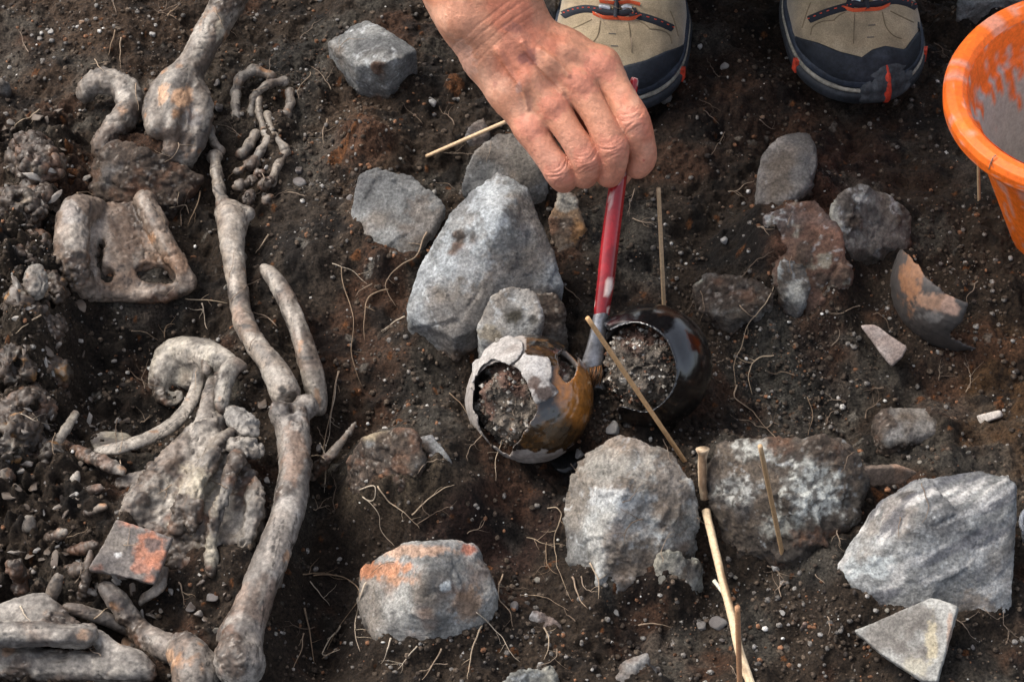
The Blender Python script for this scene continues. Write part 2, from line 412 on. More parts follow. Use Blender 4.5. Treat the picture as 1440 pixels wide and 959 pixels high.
SOIL = [  # colour regions of the earth itself: u, v, ru, rv, colour, amount
 (120, 60, 300, 110, (.085, .056, .040), .9), (330, 120, 120, 120, (.075, .060, .048), .7), (500, 230, 90, 110, (.105, .070, .050), .8),
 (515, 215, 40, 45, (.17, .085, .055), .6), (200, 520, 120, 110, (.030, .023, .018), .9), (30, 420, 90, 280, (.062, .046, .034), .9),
 (1050, 120, 220, 130, (.045, .027, .020), .8), (1180, 250, 120, 70, (.075, .036, .026), .7), (1130, 340, 70, 70, (.16, .080, .055), .8),
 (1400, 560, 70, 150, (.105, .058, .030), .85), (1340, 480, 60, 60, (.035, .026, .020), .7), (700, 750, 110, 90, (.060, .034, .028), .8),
 (1110, 500, 100, 80, (.085, .080, .072), .7), (850, 585, 45, 50, (.21, .19, .165), .85), (560, 660, 110, 70, (.105, .080, .058), .8),
 (540, 500, 80, 80, (.060, .047, .037), .7), (1150, 620, 90, 60, (.055, .036, .026), .7), (1120, 870, 140, 60, (.050, .036, .027), .7), (1360, 950, 80, 40, (.07, .06, .05), .6),
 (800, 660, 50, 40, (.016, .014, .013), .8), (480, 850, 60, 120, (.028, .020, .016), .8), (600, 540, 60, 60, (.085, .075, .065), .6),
 (1030, 350, 60, 60, (.034, .027, .022), .6), (200, 235, 80, 50, (.085, .055, .040), .8), (420, 330, 60, 120, (.07, .055, .045), .7),
]
gc = np.tile(np.array([.048, .034, .025]), (len(gx), 1))
wn = fbm(g3, 30, 4, 8)
for (u, v, ru, rv, cc, am) in SOIL:
    r = np.sqrt(((pu - u) / ru) ** 2 + ((pv - v) / rv) ** 2) + 0.45 * wn
    gc = mixc(gc, cc, am * (1 - sstep(0.45, 1.15, r)))
gc = gc * (1 + 0.35 * fbm(g3, 70, 4, 9))[:, None]
gc = mixc(gc, (.10, .052, .034), 0.65 * sstep(0.12, 0.45, fbm(g3, 20, 4, 10)))
gc = mixc(gc, (.13, .118, .104), 0.55 * sstep(0.15, 0.5, fbm(g3, 17, 4, 15)))
gc = mixc(gc, (.012, .010, .009), 0.75 * sstep(0.15, 0.45, fbm(g3, 45, 4, 12)))
for (bb, ii, th) in ((b1, i1, .001), (b2, i2, .0008), (b3, i3, .0005)):
    on = bb > th
    f = 0.75 + 0.5 * ii
    gc = np.where(on[:, None], gc * f[:, None], gc)
    gc = mixc(gc, (.30, .27, .24), np.where(on & (ii > 0.985), 0.5, 0.0))
    gc = mixc(gc, (.20, .085, .04), np.where(on & (ii < 0.03), 0.7, 0.0))
gl = gc.mean(1, keepdims=True); gc = np.clip(gl + (gc - gl) * 1.2, .003, 1) * np.array([.475, .49, .475]); gv = np.stack([gx, gy, gz], 1)
ii, jj = np.meshgrid(np.arange(NXG - 1), np.arange(NYG - 1), indexing='ij')
q0 = (ii * NYG + jj).ravel(); gf = np.stack([q0, q0 + NYG, q0 + NYG + 1, q0 + 1], 1)
M_SOIL = mat('dark_crumbly_earth', rough=0.9, grain=0.75, gscale=420, bump=1.0, bscale=360, spec=0.25, bdist=0.0030, mottle=.35, mscale=130)
ground = mk('ground', gv, gf, M_SOIL, gc, at=(0, 0, 0)); ground['kind'] = 'structure'; ground['label'] = 'dark crumbly earth floor of the excavation trench'

# ------------------------------------------------------------------ stones
M_ROCK = mat('rough_stone', rough=0.88, grain=0.38, gscale=420, bump=0.9, bscale=330, spec=0.3, bdist=0.0022, mottle=.40, mscale=70)
GREY, GREYL, GREYD, EARTH, PALE, RUST = (.25, .235, .220), (.44, .425, .405), (.13, .12, .115), (.085, .062, .046), (.60, .57, .52), (.42, .20, .11)
BANK = []                                            # where soil gets banked against the finds later: vertices, height
def rock(name, pts, label, cat='stone', h=0.0019, base=GREY, layers=None, stains_and_shading=(), drop=0.03, edge=0.0016, dis=1.0, seed=1, soil=0.5, extra=(), cuts=(), var=0.3, group=None, speck=0.0, bands=None, bank=None):
    W = []; top = [Q(*p) for p in pts]; c = np.mean(top, axis=0)
    for p in top:
        W.append(p); g = macro(p[0], p[1])
        b = p.copy(); b[2] = g - drop; b[:2] = c[:2] + (b[:2] - c[:2]) * 0.94; W.append(b)
    W = np.array(W); E = [np.array([Q(*p) for p in e]) for e in extra]
    al = np.vstack([W] + E)
    F = Field(al.min(0), al.max(0), h); F.hull(W, edge=edge)
    for e in E:
        e2 = e.copy(); e2[:, 2] -= 0.035; F.hull(np.vstack([e, e2]), k=0.004, edge=edge)
    for (u, v, hh, r) in cuts: F.ell(Q(u, v, hh), r, k=0.004, op='s')
    v, f = F.mesh()
    v = disp(v, f, [(20, 0.0016 * dis, 2), (75, 0.0006 * dis, 3), (230, 0.0005 * dis, 3)], seed)
    n = normals(v, f); fc = .0026 * facet(v, .040, seed + 200, .2) + .0012 * facet(v, .015, seed + 300, .2) + .0006 * facet(v, .006, seed + 350); v = v + n * (fc * min(dis, 1.5))[:, None]
    if layers is None: layers = [(GREYL, 40, .05, .4, .7), (GREYD, 55, .1, .45, .7), (EARTH, 25, .12, .4, .55)]
    col = paint(v, base, layers, seed, var=var, vs=80)
    col = mixc(col, (.62, .61, .60), 0.5 * sstep(0.42, 0.62, fbm(v, 260, 3, seed + 9)))
    col = mixc(col, (.20, .145, .105), .55 * sstep(.05, .38, fbm(v, 17, 4, seed + 81))); col = mixc(col, (.09, .088, .09), .6 * sstep(.1, .42, fbm(v, 24, 4, seed + 83)))
    sc_ = (1 - sstep(.0, .030, np.abs(fbm(v, 26, 4, seed + 85)))) * sstep(-.1, .25, fbm(v, 14, 2, seed + 87)); col = mixc(col, (.62, .61, .60), .6 * sc_)
    # earth clinging to the stone in ragged patches where it leaves the floor
    hz = v[:, 2] - macro(v[:, 0], v[:, 1]); nzz = fbm(v, 38, 4, seed + 33)
    col = mixc(col, EARTH, soil * (1 - sstep(0.004, 0.022, hz + 0.022 * nzz)))
    col = spots(col, v, stains_and_shading, seed) * np.array([.66, .695, .705])
    if bands is not None:
        e = np.asarray(bands, float); e /= np.linalg.norm(e); q = v - np.outer((v @ e) * .88, e)
        col = mixc(col, (.09, .09, .10), .75 * sstep(.05, .3, fbm(q, 75, 4, seed + 21))); col = mixc(col, (.50, .48, .45), .7 * sstep(.1, .35, fbm(q, 95, 4, seed + 25)))
    if speck: col = mixc(col, (.05, .040, .033), speck * sstep(-.05, .22, fbm(v, 240, 3, seed + 27)))
    v, col = crust(v, f, col, soil * .55, seed)
    BANK.append((v, bank if bank is not None else .020 if max(p[2] for p in pts) > .027 else .003)); o = mk(name, v, f, M_ROCK, col); reg(o, label, cat, group); return o

rock('stone', [(460,60,.035),(515,29,.042),(548,45,.046),(587,72,.044),(575,105,.024),(560,136,.004),(545,136,.004),(478,104,.014),(500,92,.046),(545,88,.056)], 'squat grey stone with a split front face, beside the bent finger bones', seed=3, soil=.6, edge=.0012, dis=.7)
rock('stone', [(492,300,.02),(505,240,.042),(528,234,.045),(580,246,.044),(628,288,.032),(606,330,.02),(560,392,.006),(515,365,.010)], 'flat grey five-sided stone touching the big pale boulder', seed=5, dis=.7, soil=.35, base=(.28,.265,.25), stains_and_shading=[(600,320,35,45,(.16,.11,.08),.5),(590,380,40,30,EARTH,.6)])
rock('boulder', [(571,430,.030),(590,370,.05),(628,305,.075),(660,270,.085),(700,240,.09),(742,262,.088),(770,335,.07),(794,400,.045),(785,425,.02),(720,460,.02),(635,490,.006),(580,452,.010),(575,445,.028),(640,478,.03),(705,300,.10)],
     'largest pale grey boulder with a bright ridge, behind the amber pot', 'boulder', seed=7, dis=.7, soil=.25, edge=.0012, base=(.27,.26,.25), layers=[((.42,.42,.42),28,.0,.45,.7),((.17,.165,.17),60,.1,.45,.6),((.30,.24,.19),20,.15,.45,.4)],
     stains_and_shading=[(690,290,32,50,(.52,.53,.54),.6),(650,360,40,50,(.42,.43,.44),.5),(600,470,45,14,(.10,.09,.085),.7),(765,420,30,18,(.17,.13,.10),.5)])  # pale patches: bright scratches plus painted light; dark lower front is painted shade
rock('stone', [(648,262,.03),(662,215,.05),(700,184,.055),(745,190,.05),(775,225,.045),(770,270,.02),(700,285,.02)], 'smooth rounded grey stone behind the big pale boulder, under the hand', seed=9, dis=.6, soil=.3, stains_and_shading=[(740,235,28,35,(.20,.17,.14),.6)])
rock('stone', [(670,456,.050),(690,414,.068),(718,400,.076),(752,408,.072),(764,440,.060),(757,470,.046),(700,487,.040),(678,477,.044)], 'small pale stone with a dark mossy stain, leaning on the big boulder', seed=11, dis=.7, soil=.0, bank=0, drop=.01, base=(.48,.44,.40), stains_and_shading=[(722,445,16,14,(.06,.05,.035),.9),(690,470,25,14,(.28,.22,.15),.8),(750,450,6,6,(.08,.07,.06),.8)])
rock('stone', [(748,440,.046),(755,412,.056),(775,408,.058),(792,426,.050),(802,470,.026),(770,485,.026)], 'small earth-stained stone wedged between the boulder and the amber pot', seed=12, dis=.8, soil=.4, bank=0, base=(.32,.28,.24))
rock('stone', [(502,795,.036),(512,780,.040),(570,758,.056),(640,752,.060),(672,762,.056),(694,800,.050),(704,840,.040),(690,880,.024),(600,912,.014),(526,902,.014),(500,850,.024),(600,810,.066)], 'rounded grey stone with orange burnt upper edge, alone on black earth', seed=15, dis=.9, soil=.05, base=(.36,.33,.30), edge=.005,
     layers=[((.44,.41,.37),40,.0,.4,.6),((.14,.125,.115),60,.1,.45,.6),((.34,.19,.12),30,.2,.5,.6)],
     stains_and_shading=[(545,800,40,12,(.62,.27,.14),.85),(585,775,65,10,(.60,.36,.24),.8),(515,800,16,16,(.60,.25,.13),.9),(655,850,26,26,(.42,.23,.12),.5),(660,772,14,8,(.5,.15,.08),.8),(627,825,10,7,(.7,.69,.66),.9),(560,815,30,8,(.5,.24,.13),.6)])
rock('boulder', [(795,700,.03),(800,665,.045),(845,620,.055),(890,609,.058),(950,630,.05),(980,680,.04),(985,760,.02),(925,800,.015),(830,850,.002),(800,810,.006),(795,750,.02),(870,690,.062)],
     'large pale rough boulder below the two pots, streaked with earth', 'boulder', seed=17, dis=1.6, soil=.35, base=(.36,.325,.285), edge=.0044, layers=[((.56,.54,.51),30,-.05,.4,.75),((.15,.115,.09),45,.08,.4,.7),((.30,.17,.10),22,.15,.45,.5)],
     stains_and_shading=[(940,690,40,60,(.17,.115,.08),.7),(870,700,60,16,(.62,.61,.60),.6),(850,650,40,30,(.40,.37,.33),.5),(900,790,50,40,(.12,.085,.06),.8),(845,765,20,50,(.30,.26,.22),.4)])
rock('stone', [(918,790,.018),(925,772,.026),(955,775,.03),(985,790,.022),(992,820,.012),(960,845,.004),(925,825,.008)], 'lump crusted with cream lichen below the large rough boulder', seed=19, dis=1.6, soil=.1, base=(.50,.47,.38), layers=[((.66,.64,.58),60,.0,.3,.8),((.07,.055,.045),70,.08,.3,.9),((.42,.36,.22),40,.1,.4,.7)])
rock('stone', [(985,660,.030),(1010,620,.040),(1080,608,.046),(1150,626,.048),(1200,616,.042),(1230,665,.034),(1205,730,.028),(1130,785,.018),(1020,770,.016),(1100,690,.052)], 'low dark mound of stone dusted with white flaky crust', seed=21, dis=1.6, speck=.8, soil=.3, base=(.10,.080,.064), edge=.0055,
     layers=[((.045,.034,.027),40,.0,.35,.8),((.20,.14,.10),60,.15,.4,.6)],
     stains_and_shading=[(1145,690,50,44,(.70,.67,.60),.9),(1065,632,40,18,(.58,.55,.49),.75),(1040,690,34,20,(.55,.52,.47),.7),(1100,740,30,20,(.42,.40,.35),.6),(1170,640,30,16,(.16,.11,.08),.7),(1150,755,40,16,(.20,.10,.06),.7)])
rock('boulder', [(1168,800,.022),(1200,760,.04),(1235,700,.055),(1290,670,.07),(1380,657,.085),(1432,678,.085),(1420,740,.065),(1425,800,.05),(1428,850,.03),(1400,888,.010),(1345,892,.008),(1300,875,.016),(1250,845,.02),(1205,838,.016),(1280,745,.075)],
     'large banded grey boulder with curved top beside the triangular sherd', 'boulder', seed=23, dis=.8, bands=(1, .55, .1), soil=.25, base=(.30,.285,.27), edge=.0038, layers=[((.48,.46,.44),35,.0,.4,.7),((.12,.115,.12),40,.05,.4,.7)],
     stains_and_shading=[(1235,795,26,22,(.62,.62,.60),.85),(1195,800,20,16,(.60,.60,.58),.8),(1260,715,30,36,(.36,.30,.26),.6),(1275,697,18,7,(.06,.05,.045),.9),(1392,705,9,7,(.08,.075,.07),.8),(1370,860,40,30,(.30,.22,.16),.6)])
rock('stone', [(1060,250,.03),(1068,205,.045),(1100,182,.05),(1140,182,.048),(1157,215,.04),(1150,250,.025),(1105,285,.015),(1062,292,.012)], 'smooth rounded brown-grey stone nearest the toe of the whole visible shoe', seed=27, dis=.7, soil=.2, base=(.25,.215,.195), edge=.0066, layers=[((.40,.37,.35),30,.0,.4,.7),((.08,.065,.055),45,.1,.4,.7)])
rock('stone', [(1163,320,.02),(1168,275,.034),(1190,258,.04),(1245,268,.036),(1290,295,.026),(1280,345,.010),(1220,372,.004),(1185,355,.010)], 'soil-caked stone with a white flaking rim beside the reddish clay lump', seed=29, dis=1.5, soil=.5, base=(.16,.13,.11), edge=.0049,
     layers=[((.07,.055,.045),35,-.05,.35,.8),((.42,.38,.34),60,.25,.5,.7)], stains_and_shading=[(1172,310,9,42,(.46,.42,.36),.85),(1210,278,10,8,(.6,.58,.54),.8),(1245,330,40,25,(.20,.17,.15),.6)])
rock('clay_lump', [(1062,310,.02),(1085,285,.03),(1150,270,.034),(1185,320,.03),(1195,400,.016),(1150,440,.004),(1095,400,.012),(1065,340,.016)], 'crumbly reddish clay lump between the two round stones', 'clay lump', seed=31, dis=2.2, soil=.35, base=(.17,.09,.062), edge=.0055, layers=[((.26,.13,.09),40,.0,.4,.7),((.06,.042,.033),50,.05,.4,.8),((.40,.36,.28),90,.3,.5,.7)])
rock('stone', [(1092,375,.028),(1100,358,.032),(1135,370,.03),(1142,400,.02),(1125,440,.004),(1105,420,.01)], 'small wedge of pale stone stuck in the reddish clay lump', seed=33, dis=1.0, soil=.1, base=(.20,.18,.165), stains_and_shading=[(1120,415,18,22,(.52,.48,.42),.8),(1096,380,5,20,(.5,.5,.47),.7)])
rock('stone', [(975,400,.010),(990,385,.016),(1045,385,.018),(1085,408,.014),(1090,430,.006),(1030,450,.002),(985,435,.004)], 'half buried stone with whitish ends beside the black pot', seed=35, dis=1.5, soil=.6, base=(.13,.105,.085), stains_and_shading=[(1048,405,16,12,(.60,.58,.54),.85),(982,400,12,16,(.48,.45,.36),.8),(1010,430,35,12,(.33,.30,.26),.6)])
rock('stone', [(1225,595,.022),(1235,572,.032),(1275,565,.034),(1320,578,.030),(1342,600,.020),(1300,622,.010),(1245,622,.012)], 'low brown rounded stone below the two small sherds', seed=37, dis=.8, soil=.5, base=(.17,.14,.12), edge=.0049, stains_and_shading=[(1250,603,22,12,(.42,.38,.35),.7)])
rock('stone', [(728,870,.010),(745,856,.014),(775,862,.012),(795,878,.006),(770,893,.001),(740,888,.002)], 'small pinkish stone barely poking out of black earth', seed=39, dis=.8, soil=.5, base=(.30,.22,.19), stains_and_shading=[(745,870,14,11,(.50,.46,.44),.8)])
rock('stone', [(700,962,.014),(715,945,.022),(750,935,.026),(775,940,.022),(785,960,.012),(760,985,.002),(715,985,.002)], 'pale cream stone among roots below the pinkish stone', seed=41, dis=1.4, soil=.1, base=(.44,.42,.36))
rock('stone', [(590,612,.012),(605,606,.016),(632,640,.014),(645,665,.006),(625,668,.002),(600,640,.006)], 'thin grey stone slab lying in the brown mound', seed=43, dis=.6, soil=.3, base=(.32,.31,.31), drop=.015)
rock('stone', [(772,300,.02),(785,270,.03),(808,272,.03),(825,318,.016),(810,350,.004),(785,362,.003)], 'small rusty orange stone beside the red brush handle', seed=45, dis=1.3, soil=.3, base=(.34,.20,.11), stains_and_shading=[(795,285,18,14,(.50,.45,.38),.8),(812,325,12,20,(.46,.22,.08),.7)])
rock('stone', [(648,200,.018),(660,175,.028),(680,165,.03),(692,190,.022),(675,225,.004),(655,222,.006)], 'small pointed brown stone beneath the lying stick', seed=47, dis=.8, soil=.3, base=(.20,.15,.13))
rock('clay_lump', [(480,215,.012),(505,185,.020),(540,190,.020),(555,225,.014),(540,262,.004),(500,262,.003)], 'flat rusty brown clay lump between squat stone and five-sided stone', 'clay lump', seed=49, dis=1.8, soil=.7, base=(.19,.11,.075), edge=.0055, layers=[((.10,.07,.05),40,.0,.4,.8)])
rock('stone', [(560,640,.02),(480,640,.014),(500,610,.026),(555,592,.03),(590,600,.028),(600,650,.020),(560,700,.008),(490,690,.006)], 'brown earth-covered stone with a tawny edge in the mound', seed=51, dis=1.7, soil=.8, base=(.15,.115,.085), edge=.0066, stains_and_shading=[(530,612,45,10,(.34,.26,.17),.7)])
rock('stone', [(730,20,.03),(735,-30,.06),(780,-35,.06),(785,20,.03),(760,38,.01)], 'dark grey stone behind the wrist, beside the half hidden shoe', seed=53, dis=1.0, soil=.3, base=(.07,.068,.07), layers=[((.16,.16,.165),40,.0,.4,.6)])
rock('stone', [(1345,10,.03),(1360,-40,.05),(1420,-50,.05),(1450,0,.03),(1405,28,.01),(1370,25,.01)], 'mottled grey stone behind the orange bucket', seed=55, dis=1.2, soil=.2, base=(.20,.20,.20))
rock('stone', [(862,950,.010),(880,930,.016),(910,920,.016),(918,940,.012),(890,968,.003),(865,970,.003)], 'small red-brown stone at the edge of the black earth', seed=57, dis=1.3, soil=.4, base=(.22,.15,.115), stains_and_shading=[(890,940,14,9,(.34,.31,.28),.6)])
rock('clay_lump', [(128,218,.006),(160,200,.014),(205,208,.018),(256,226,.018),(284,248,.010),(245,284,.006),(190,288,.008),(125,282,.006)], 'earth-caked lump joining hooked hip fragment and knobbly thigh bone end', 'clay lump', seed=61, dis=2.4, soil=.8, base=(.12,.085,.065), layers=[((.06,.045,.036),40,.0,.35,.8),((.24,.20,.17),60,.2,.45,.6)])
rock('stone', [(0,120,.014),(-12,100,.02),(8,108,.02),(14,122,.01),(2,138,.002),(-14,136,.002)], 'small grey stone alone in the brown earth beyond the crumbling bones', seed=58, dis=.7, soil=.2)

# ------------------------------------------------------------------ bones
M_BONE = mat('weathered_bone', rough=0.5, grain=0.35, gscale=330, bump=0.35, bscale=420, spec=0.4, bdist=0.0010, mottle=.40, mscale=120)
BONE, BONEL, BONED, BONEB, BONEO = (.185, .160, .140), (.38, .350, .318), (.060, .053, .052), (.125, .082, .060), (.38, .19, .085)
BL = [(BONEL, 45, .0, .45, .75), (BONED, 50, .02, .42, .75), (BONEB, 28, .05, .4, .65), (BONEO, 70, .38, .6, .6)]
rsn = random.Random(77)
def bone(name, chains, label, h=0.0014, base=BONE, layers=None, stains_and_shading=(), blobs=(), cuts=(), plates=(), dis=1.0, seed=1, cat='bone', k=0.006, group=None, soil=0.30, fine=1.0, rs=0.86, zq=1.0, bank=.005, sink=0.0, snaps=()):
    """chains of (u, v, height, radius in photo pixels); blobs (u, v, h, r); cuts (u, v, h, r)"""
    def cv(c, n=5):
        pts = []
        for (u, v, hh, r) in c:
            p = Q(u, v, hh - sink); pts.append((*p, r * rs * scale_at(p)))
        return spline(pts, n) if len(pts) > 2 else np.array(pts)
    CH = [cv(c) for c in chains]; B = [cv([b])[0] if False else (Q(b[0], b[1], b[2]), b[3] * PX) for b in blobs]
    ZS = np.array([1, 1, zq])
    for c in CH: c[:, 2] *= zq
    B = [(p * ZS, r) for (p, r) in B]
    al = []
    for c in CH: al += [c[:, :3] - c[:, 3:4], c[:, :3] + c[:, 3:4]]
    for (p, r) in B: al += [np.array([p - r]), np.array([p + r])]
    PL = []
    for (poly, th) in plates:
        t = np.array([Q(*q) for q in poly]); b = t.copy(); b[:, 2] -= th; PL.append(np.vstack([t, b]) * ZS); al.append(PL[-1])
    al = np.vstack(al); F = Field(al.min(0), al.max(0), h)
    for c in CH: F.chain(c[:, :3], c[:, 3], k)
    for (p, r) in B: F.ell(p, (r, r, r), k=k)
    for q in PL: F.hull(q, k=k, edge=0.004)
    for (u, v, hh, r) in cuts:
        rr = np.asarray(r) * PX; F.ell(Q(u, v, hh) * ZS, rr, k=0.003, op='s')
    for (u, v, hh, du, dv) in snaps:                   # broken-off ends, facing (du, dv) in the photo
        p0 = Q(u, v, hh - sink); n0 = Q(u + du, v + dv, hh - sink) - p0; n0[2] += rsn.uniform(-.3, .3) * np.linalg.norm(n0); F.snap(p0 * ZS, n0 / np.linalg.norm(n0))
    v, f = F.mesh(); v = relax(v, f, 1, .4) / ZS
    v = disp(v, f, [(28, 0.0012 * dis, 2), (90, 0.0007 * dis, 3), (260, 0.0004 * dis * fine, 2)], seed)
    nn = normals(v, f); cr = np.abs(fbm(v, 34, 3, seed + 61)); v = v - nn * (0.0010 * dis * (1 - sstep(0, 0.03, cr)))[:, None] + nn * (dis * (.0007 * facet(v, .016, seed + 200) + .0004 * facet(v, .007, seed + 300)))[:, None]
    col = paint(v, base, BL if layers is None else layers, seed, var=.22, vs=70)
    if CH:                                             # grain and hairline cracks run along the bone
        e = CH[0][-1, :3] / ZS - CH[0][0, :3] / ZS; e /= max(np.linalg.norm(e), 1e-9); q = v - np.outer((v @ e) * .86, e)
        col = mixc(col, (.055, .046, .042), .55 * sstep(.08, .36, fbm(q, 130, 4, seed + 43))); col = mixc(col, (.42, .395, .36), .40 * sstep(.12, .4, fbm(q, 110, 4, seed + 47)))
        ck = np.abs(fbm(q, 60, 3, seed + 49)); col = mixc(col, (.022, .019, .018), .85 * (1 - sstep(.004, .016, ck)))
    hz = v[:, 2] - macro(v[:, 0], v[:, 1]); nz = fbm(v, 50, 4, seed + 33)
    col = mixc(col, (.075, .054, .042), soil * (1 - sstep(0.002, 0.014, hz + 0.018 * nz)))
    col = spots(col, v, stains_and_shading, seed) * np.array([.74, .715, .67]); v, col = crust(v, f, col, soil, seed)
    BANK.append((v, bank)); o = mk(name, v, f, M_BONE, col); return reg(o, label, cat, group)

TAN = (.48, .30, .19)
bone('thigh_bone', [[(345,-40,.05,25),(322,0,.05,25),(296,48,.05,22),(270,92,.048,21),(252,122,.044,25),(246,148,.036,24),(243,180,.022,24)],[(262,112,.045,18),(278,138,.042,16),(283,160,.034,15),(274,190,.022,17),(262,222,.010,15)],[(240,108,.045,13),(226,128,.040,14),(218,150,.030,15),(220,182,.018,17)]],
     'long thick thigh bone with a broken knobbly end showing tan spongy bone', blobs=[(240,212,.010,17)], cuts=[(253,124,.059,(16,9,8)),(256,182,.036,(7,34,13)),(232,172,.037,(6,22,10)),(250,142,.052,(6,14,8)),(270,205,.026,(5,14,9))], seed=101, dis=1.2, k=.004, rs=.92, soil=.26, bank=.008,
     stains_and_shading=[(256,135,15,17,TAN,.95),(230,133,9,14,TAN,.8),(272,165,14,16,(.23,.22,.23),.5),(240,200,32,24,(.12,.085,.065),.85),(310,40,8,22,(.50,.46,.38),.5),(318,60,6,18,(.40,.22,.12),.4)])
bone('hip_fragment', [[(117,135,.018,9),(130,120,.028,13),(155,114,.032,15),(180,132,.03,17),(178,160,.022,16),(155,186,.012,13),(142,212,.004,12)]], 'hooked greyish hip bone fragment curling up beside the knobbly bone end', seed=103, dis=1.8, soil=.42, cuts=[(172,130,.042,(9,8,8)),(140,126,.036,(8,6,8)),(160,176,.028,(6,12,8))],
     stains_and_shading=[(172,135,12,10,(.50,.46,.42),.7),(172,155,10,10,(.38,.22,.13),.6),(150,190,22,22,(.12,.085,.065),.7)])
bone('hip_bone', [[(138,292,.020,14),(108,302,.022,24),(100,345,.022,22),(108,385,.018,16),(128,408,.012,12)],[(120,409,.012,11),(170,416,.011,9),(225,413,.011,9),(266,398,.012,11)],[(204,284,.018,17),(228,335,.018,14),(248,370,.016,13),(264,396,.012,12)]],
     'broad flat brown hip bone with a triangular opening and a raised rim', plates=[([(100,296,.016),(150,284,.014),(205,284,.013),(232,338,.012),(258,390,.009),(256,404,.007),(122,409,.007),(100,362,.014)],.012)], cuts=[(216,386,.010,(27,14,34)),(236,394,.010,(14,8,30)),(140,358,.020,(7,28,26)),(150,388,.014,(12,10,24))], seed=105, dis=1.5, soil=.40, k=.004, rs=.95,
     base=(.20,.155,.125), layers=[((.36,.31,.27),40,.0,.45,.6),((.075,.055,.045),45,.05,.42,.7),((.27,.16,.10),30,.1,.45,.6)], stains_and_shading=[(112,330,18,36,(.42,.385,.35),.6),(100,300,18,18,(.36,.35,.35),.5),(182,325,34,42,(.115,.078,.058),.8),(213,335,8,10,BONEO,.5)])
# finger and wrist bones, each on its own
FB = [([(330,135,.014,7),(337,110,.024,7.5),(358,98,.026,8),(383,108,.022,7)],'jointed piece of the arched finger topping the curled skeletal hand'),
 ([(332,132,.018,7),(331,148,.017,5.5),(334,165,.012,7.5)],'jointed piece of the straight finger of the skeletal hand'),
 ([(352,163,.012,7),(358,135,.022,6),(376,119,.026,6.5),(402,114,.022,7)],'jointed piece of the bent-over finger of the skeletal hand'),
 ([(364,138,.02,5.5),(364,160,.018,4.5),(372,185,.014,5),(378,198,.012,6)],'jointed piece of the thinnest finger of the skeletal hand'),
 ([(375,160,.016,5.5),(383,187,.016,5),(402,211,.016,6.5)],'jointed piece of the slender finger reaching the outer knuckle'),
 ([(407,128,.018,6.5),(409,146,.016,6),(404,158,.012,6)],'jointed piece of the outermost finger of the skeletal hand'),
 ([(385,168,.012,6.5),(404,160,.013,7)],'stubby pale fingertip bone tucked under the outer edge'),
 ([(403,213,.014,7),(391,232,.012,6),(381,258,.008,7)],'piece of palm bone under the outer knuckle of the skeletal hand'),
 ([(378,196,.014,7),(366,214,.012,6.5),(356,232,.008,8)],'piece of palm bone in the middle of the skeletal hand'),
 ([(360,188,.013,8),(350,205,.011,8),(342,218,.007,8)],'piece of inner palm bone stained orange'),
 ([(296,180,.012,7),(300,200,.012,5.5),(311,214,.008,7)],'piece of thumb bone beside the knobbly thigh bone end'),
 ([(302,218,.014,9),(304,240,.014,8),(308,265,.014,9),(314,288,.012,11)],'piece of thumb palm bone leading to the forearm')]
for i, (c, lb) in enumerate(FB):
  for j in range(len(c) - 1):
    p0, p1 = np.array(c[j]), np.array(c[j + 1]); p0 = p0 + (p1 - p0) * .06; p1 = p1 - (p1 - p0) * .06; p0[2] -= .004; p1[2] -= .004; sg = []
    for t_, q_ in ((0, 1.12), (.22, .82), (.55, .68), (.8, .82), (1, 1.1)):
        w_ = p0 + (p1 - p0) * t_; sg.append((w_[0], w_[1], w_[2], w_[3] * q_))
    bone('finger_bone', [sg], lb, h=0.0009, seed=200 + i * 9 + j, dis=.5, k=.002, soil=.10, bank=0, sink=-.003, group='bones of the skeletal hand', base=(.27,.235,.20), stains_and_shading=[(345,180,8,7,BONEO,.8)])
for i, (u, v, r, lb) in enumerate([(353,232,10,'knobbly wrist bone below the middle palm bone'),(334,262,10,'dark wrist bone against the thumb palm bone'),(374,260,11,'wrist bone below the outer palm bone'),(377,281,10,'rounded wrist bone at the outer edge'),(337,240,8,'small wrist bone among soil crumbs'),(351,256,11,'central wrist bone of the skeletal hand'),(349,279,11,'flat wrist bone touching the forearm end'),(366,244,8,'small wedge wrist bone between palm bones')]):
    bone('wrist_bone', [], lb, h=0.0011, blobs=[(u,v,.011,r*.8),(u+5,v-4,.010,r*.55),(u-5,v+2,.010,r*.5)], bank=0, seed=240 + i * 3, dis=2.6, k=.003, group='bones of the skeletal hand', base=(.20,.175,.155))
bone('forearm_bone', [[(330,296,.016,13),(348,300,.016,13)],[(318,296,.016,15),(327,308,.018,20),(326,338,.018,16.5),(331,380,.02,13.5),(337,425,.02,13),(344,456,.021,14),(359,484,.022,14),(379,509,.022,15),(392,531,.022,18),(403,557,.02,20)],[(396,536,.02,11),(413,552,.018,9)]], 'broad cracked forearm bone running from the skeletal wrist down to the elbow', soil=.14, dis=.8, rs=.86, seed=111, base=(.27,.23,.195), cuts=[(343,457,.036,(16,1.5,8)),(400,545,.042,(5,7,9)),(318,318,.036,(4,12,8))], snaps=[(406,563,.02,3,6)], stains_and_shading=[(330,375,7,50,(.50,.45,.40),.5),(335,440,10,22,(.34,.24,.19),.5),(398,548,7,7,(.03,.027,.025),.9),(344,458,16,3,(.03,.027,.025),.8)])  # dark patch in the broken elbow hole is painted shade
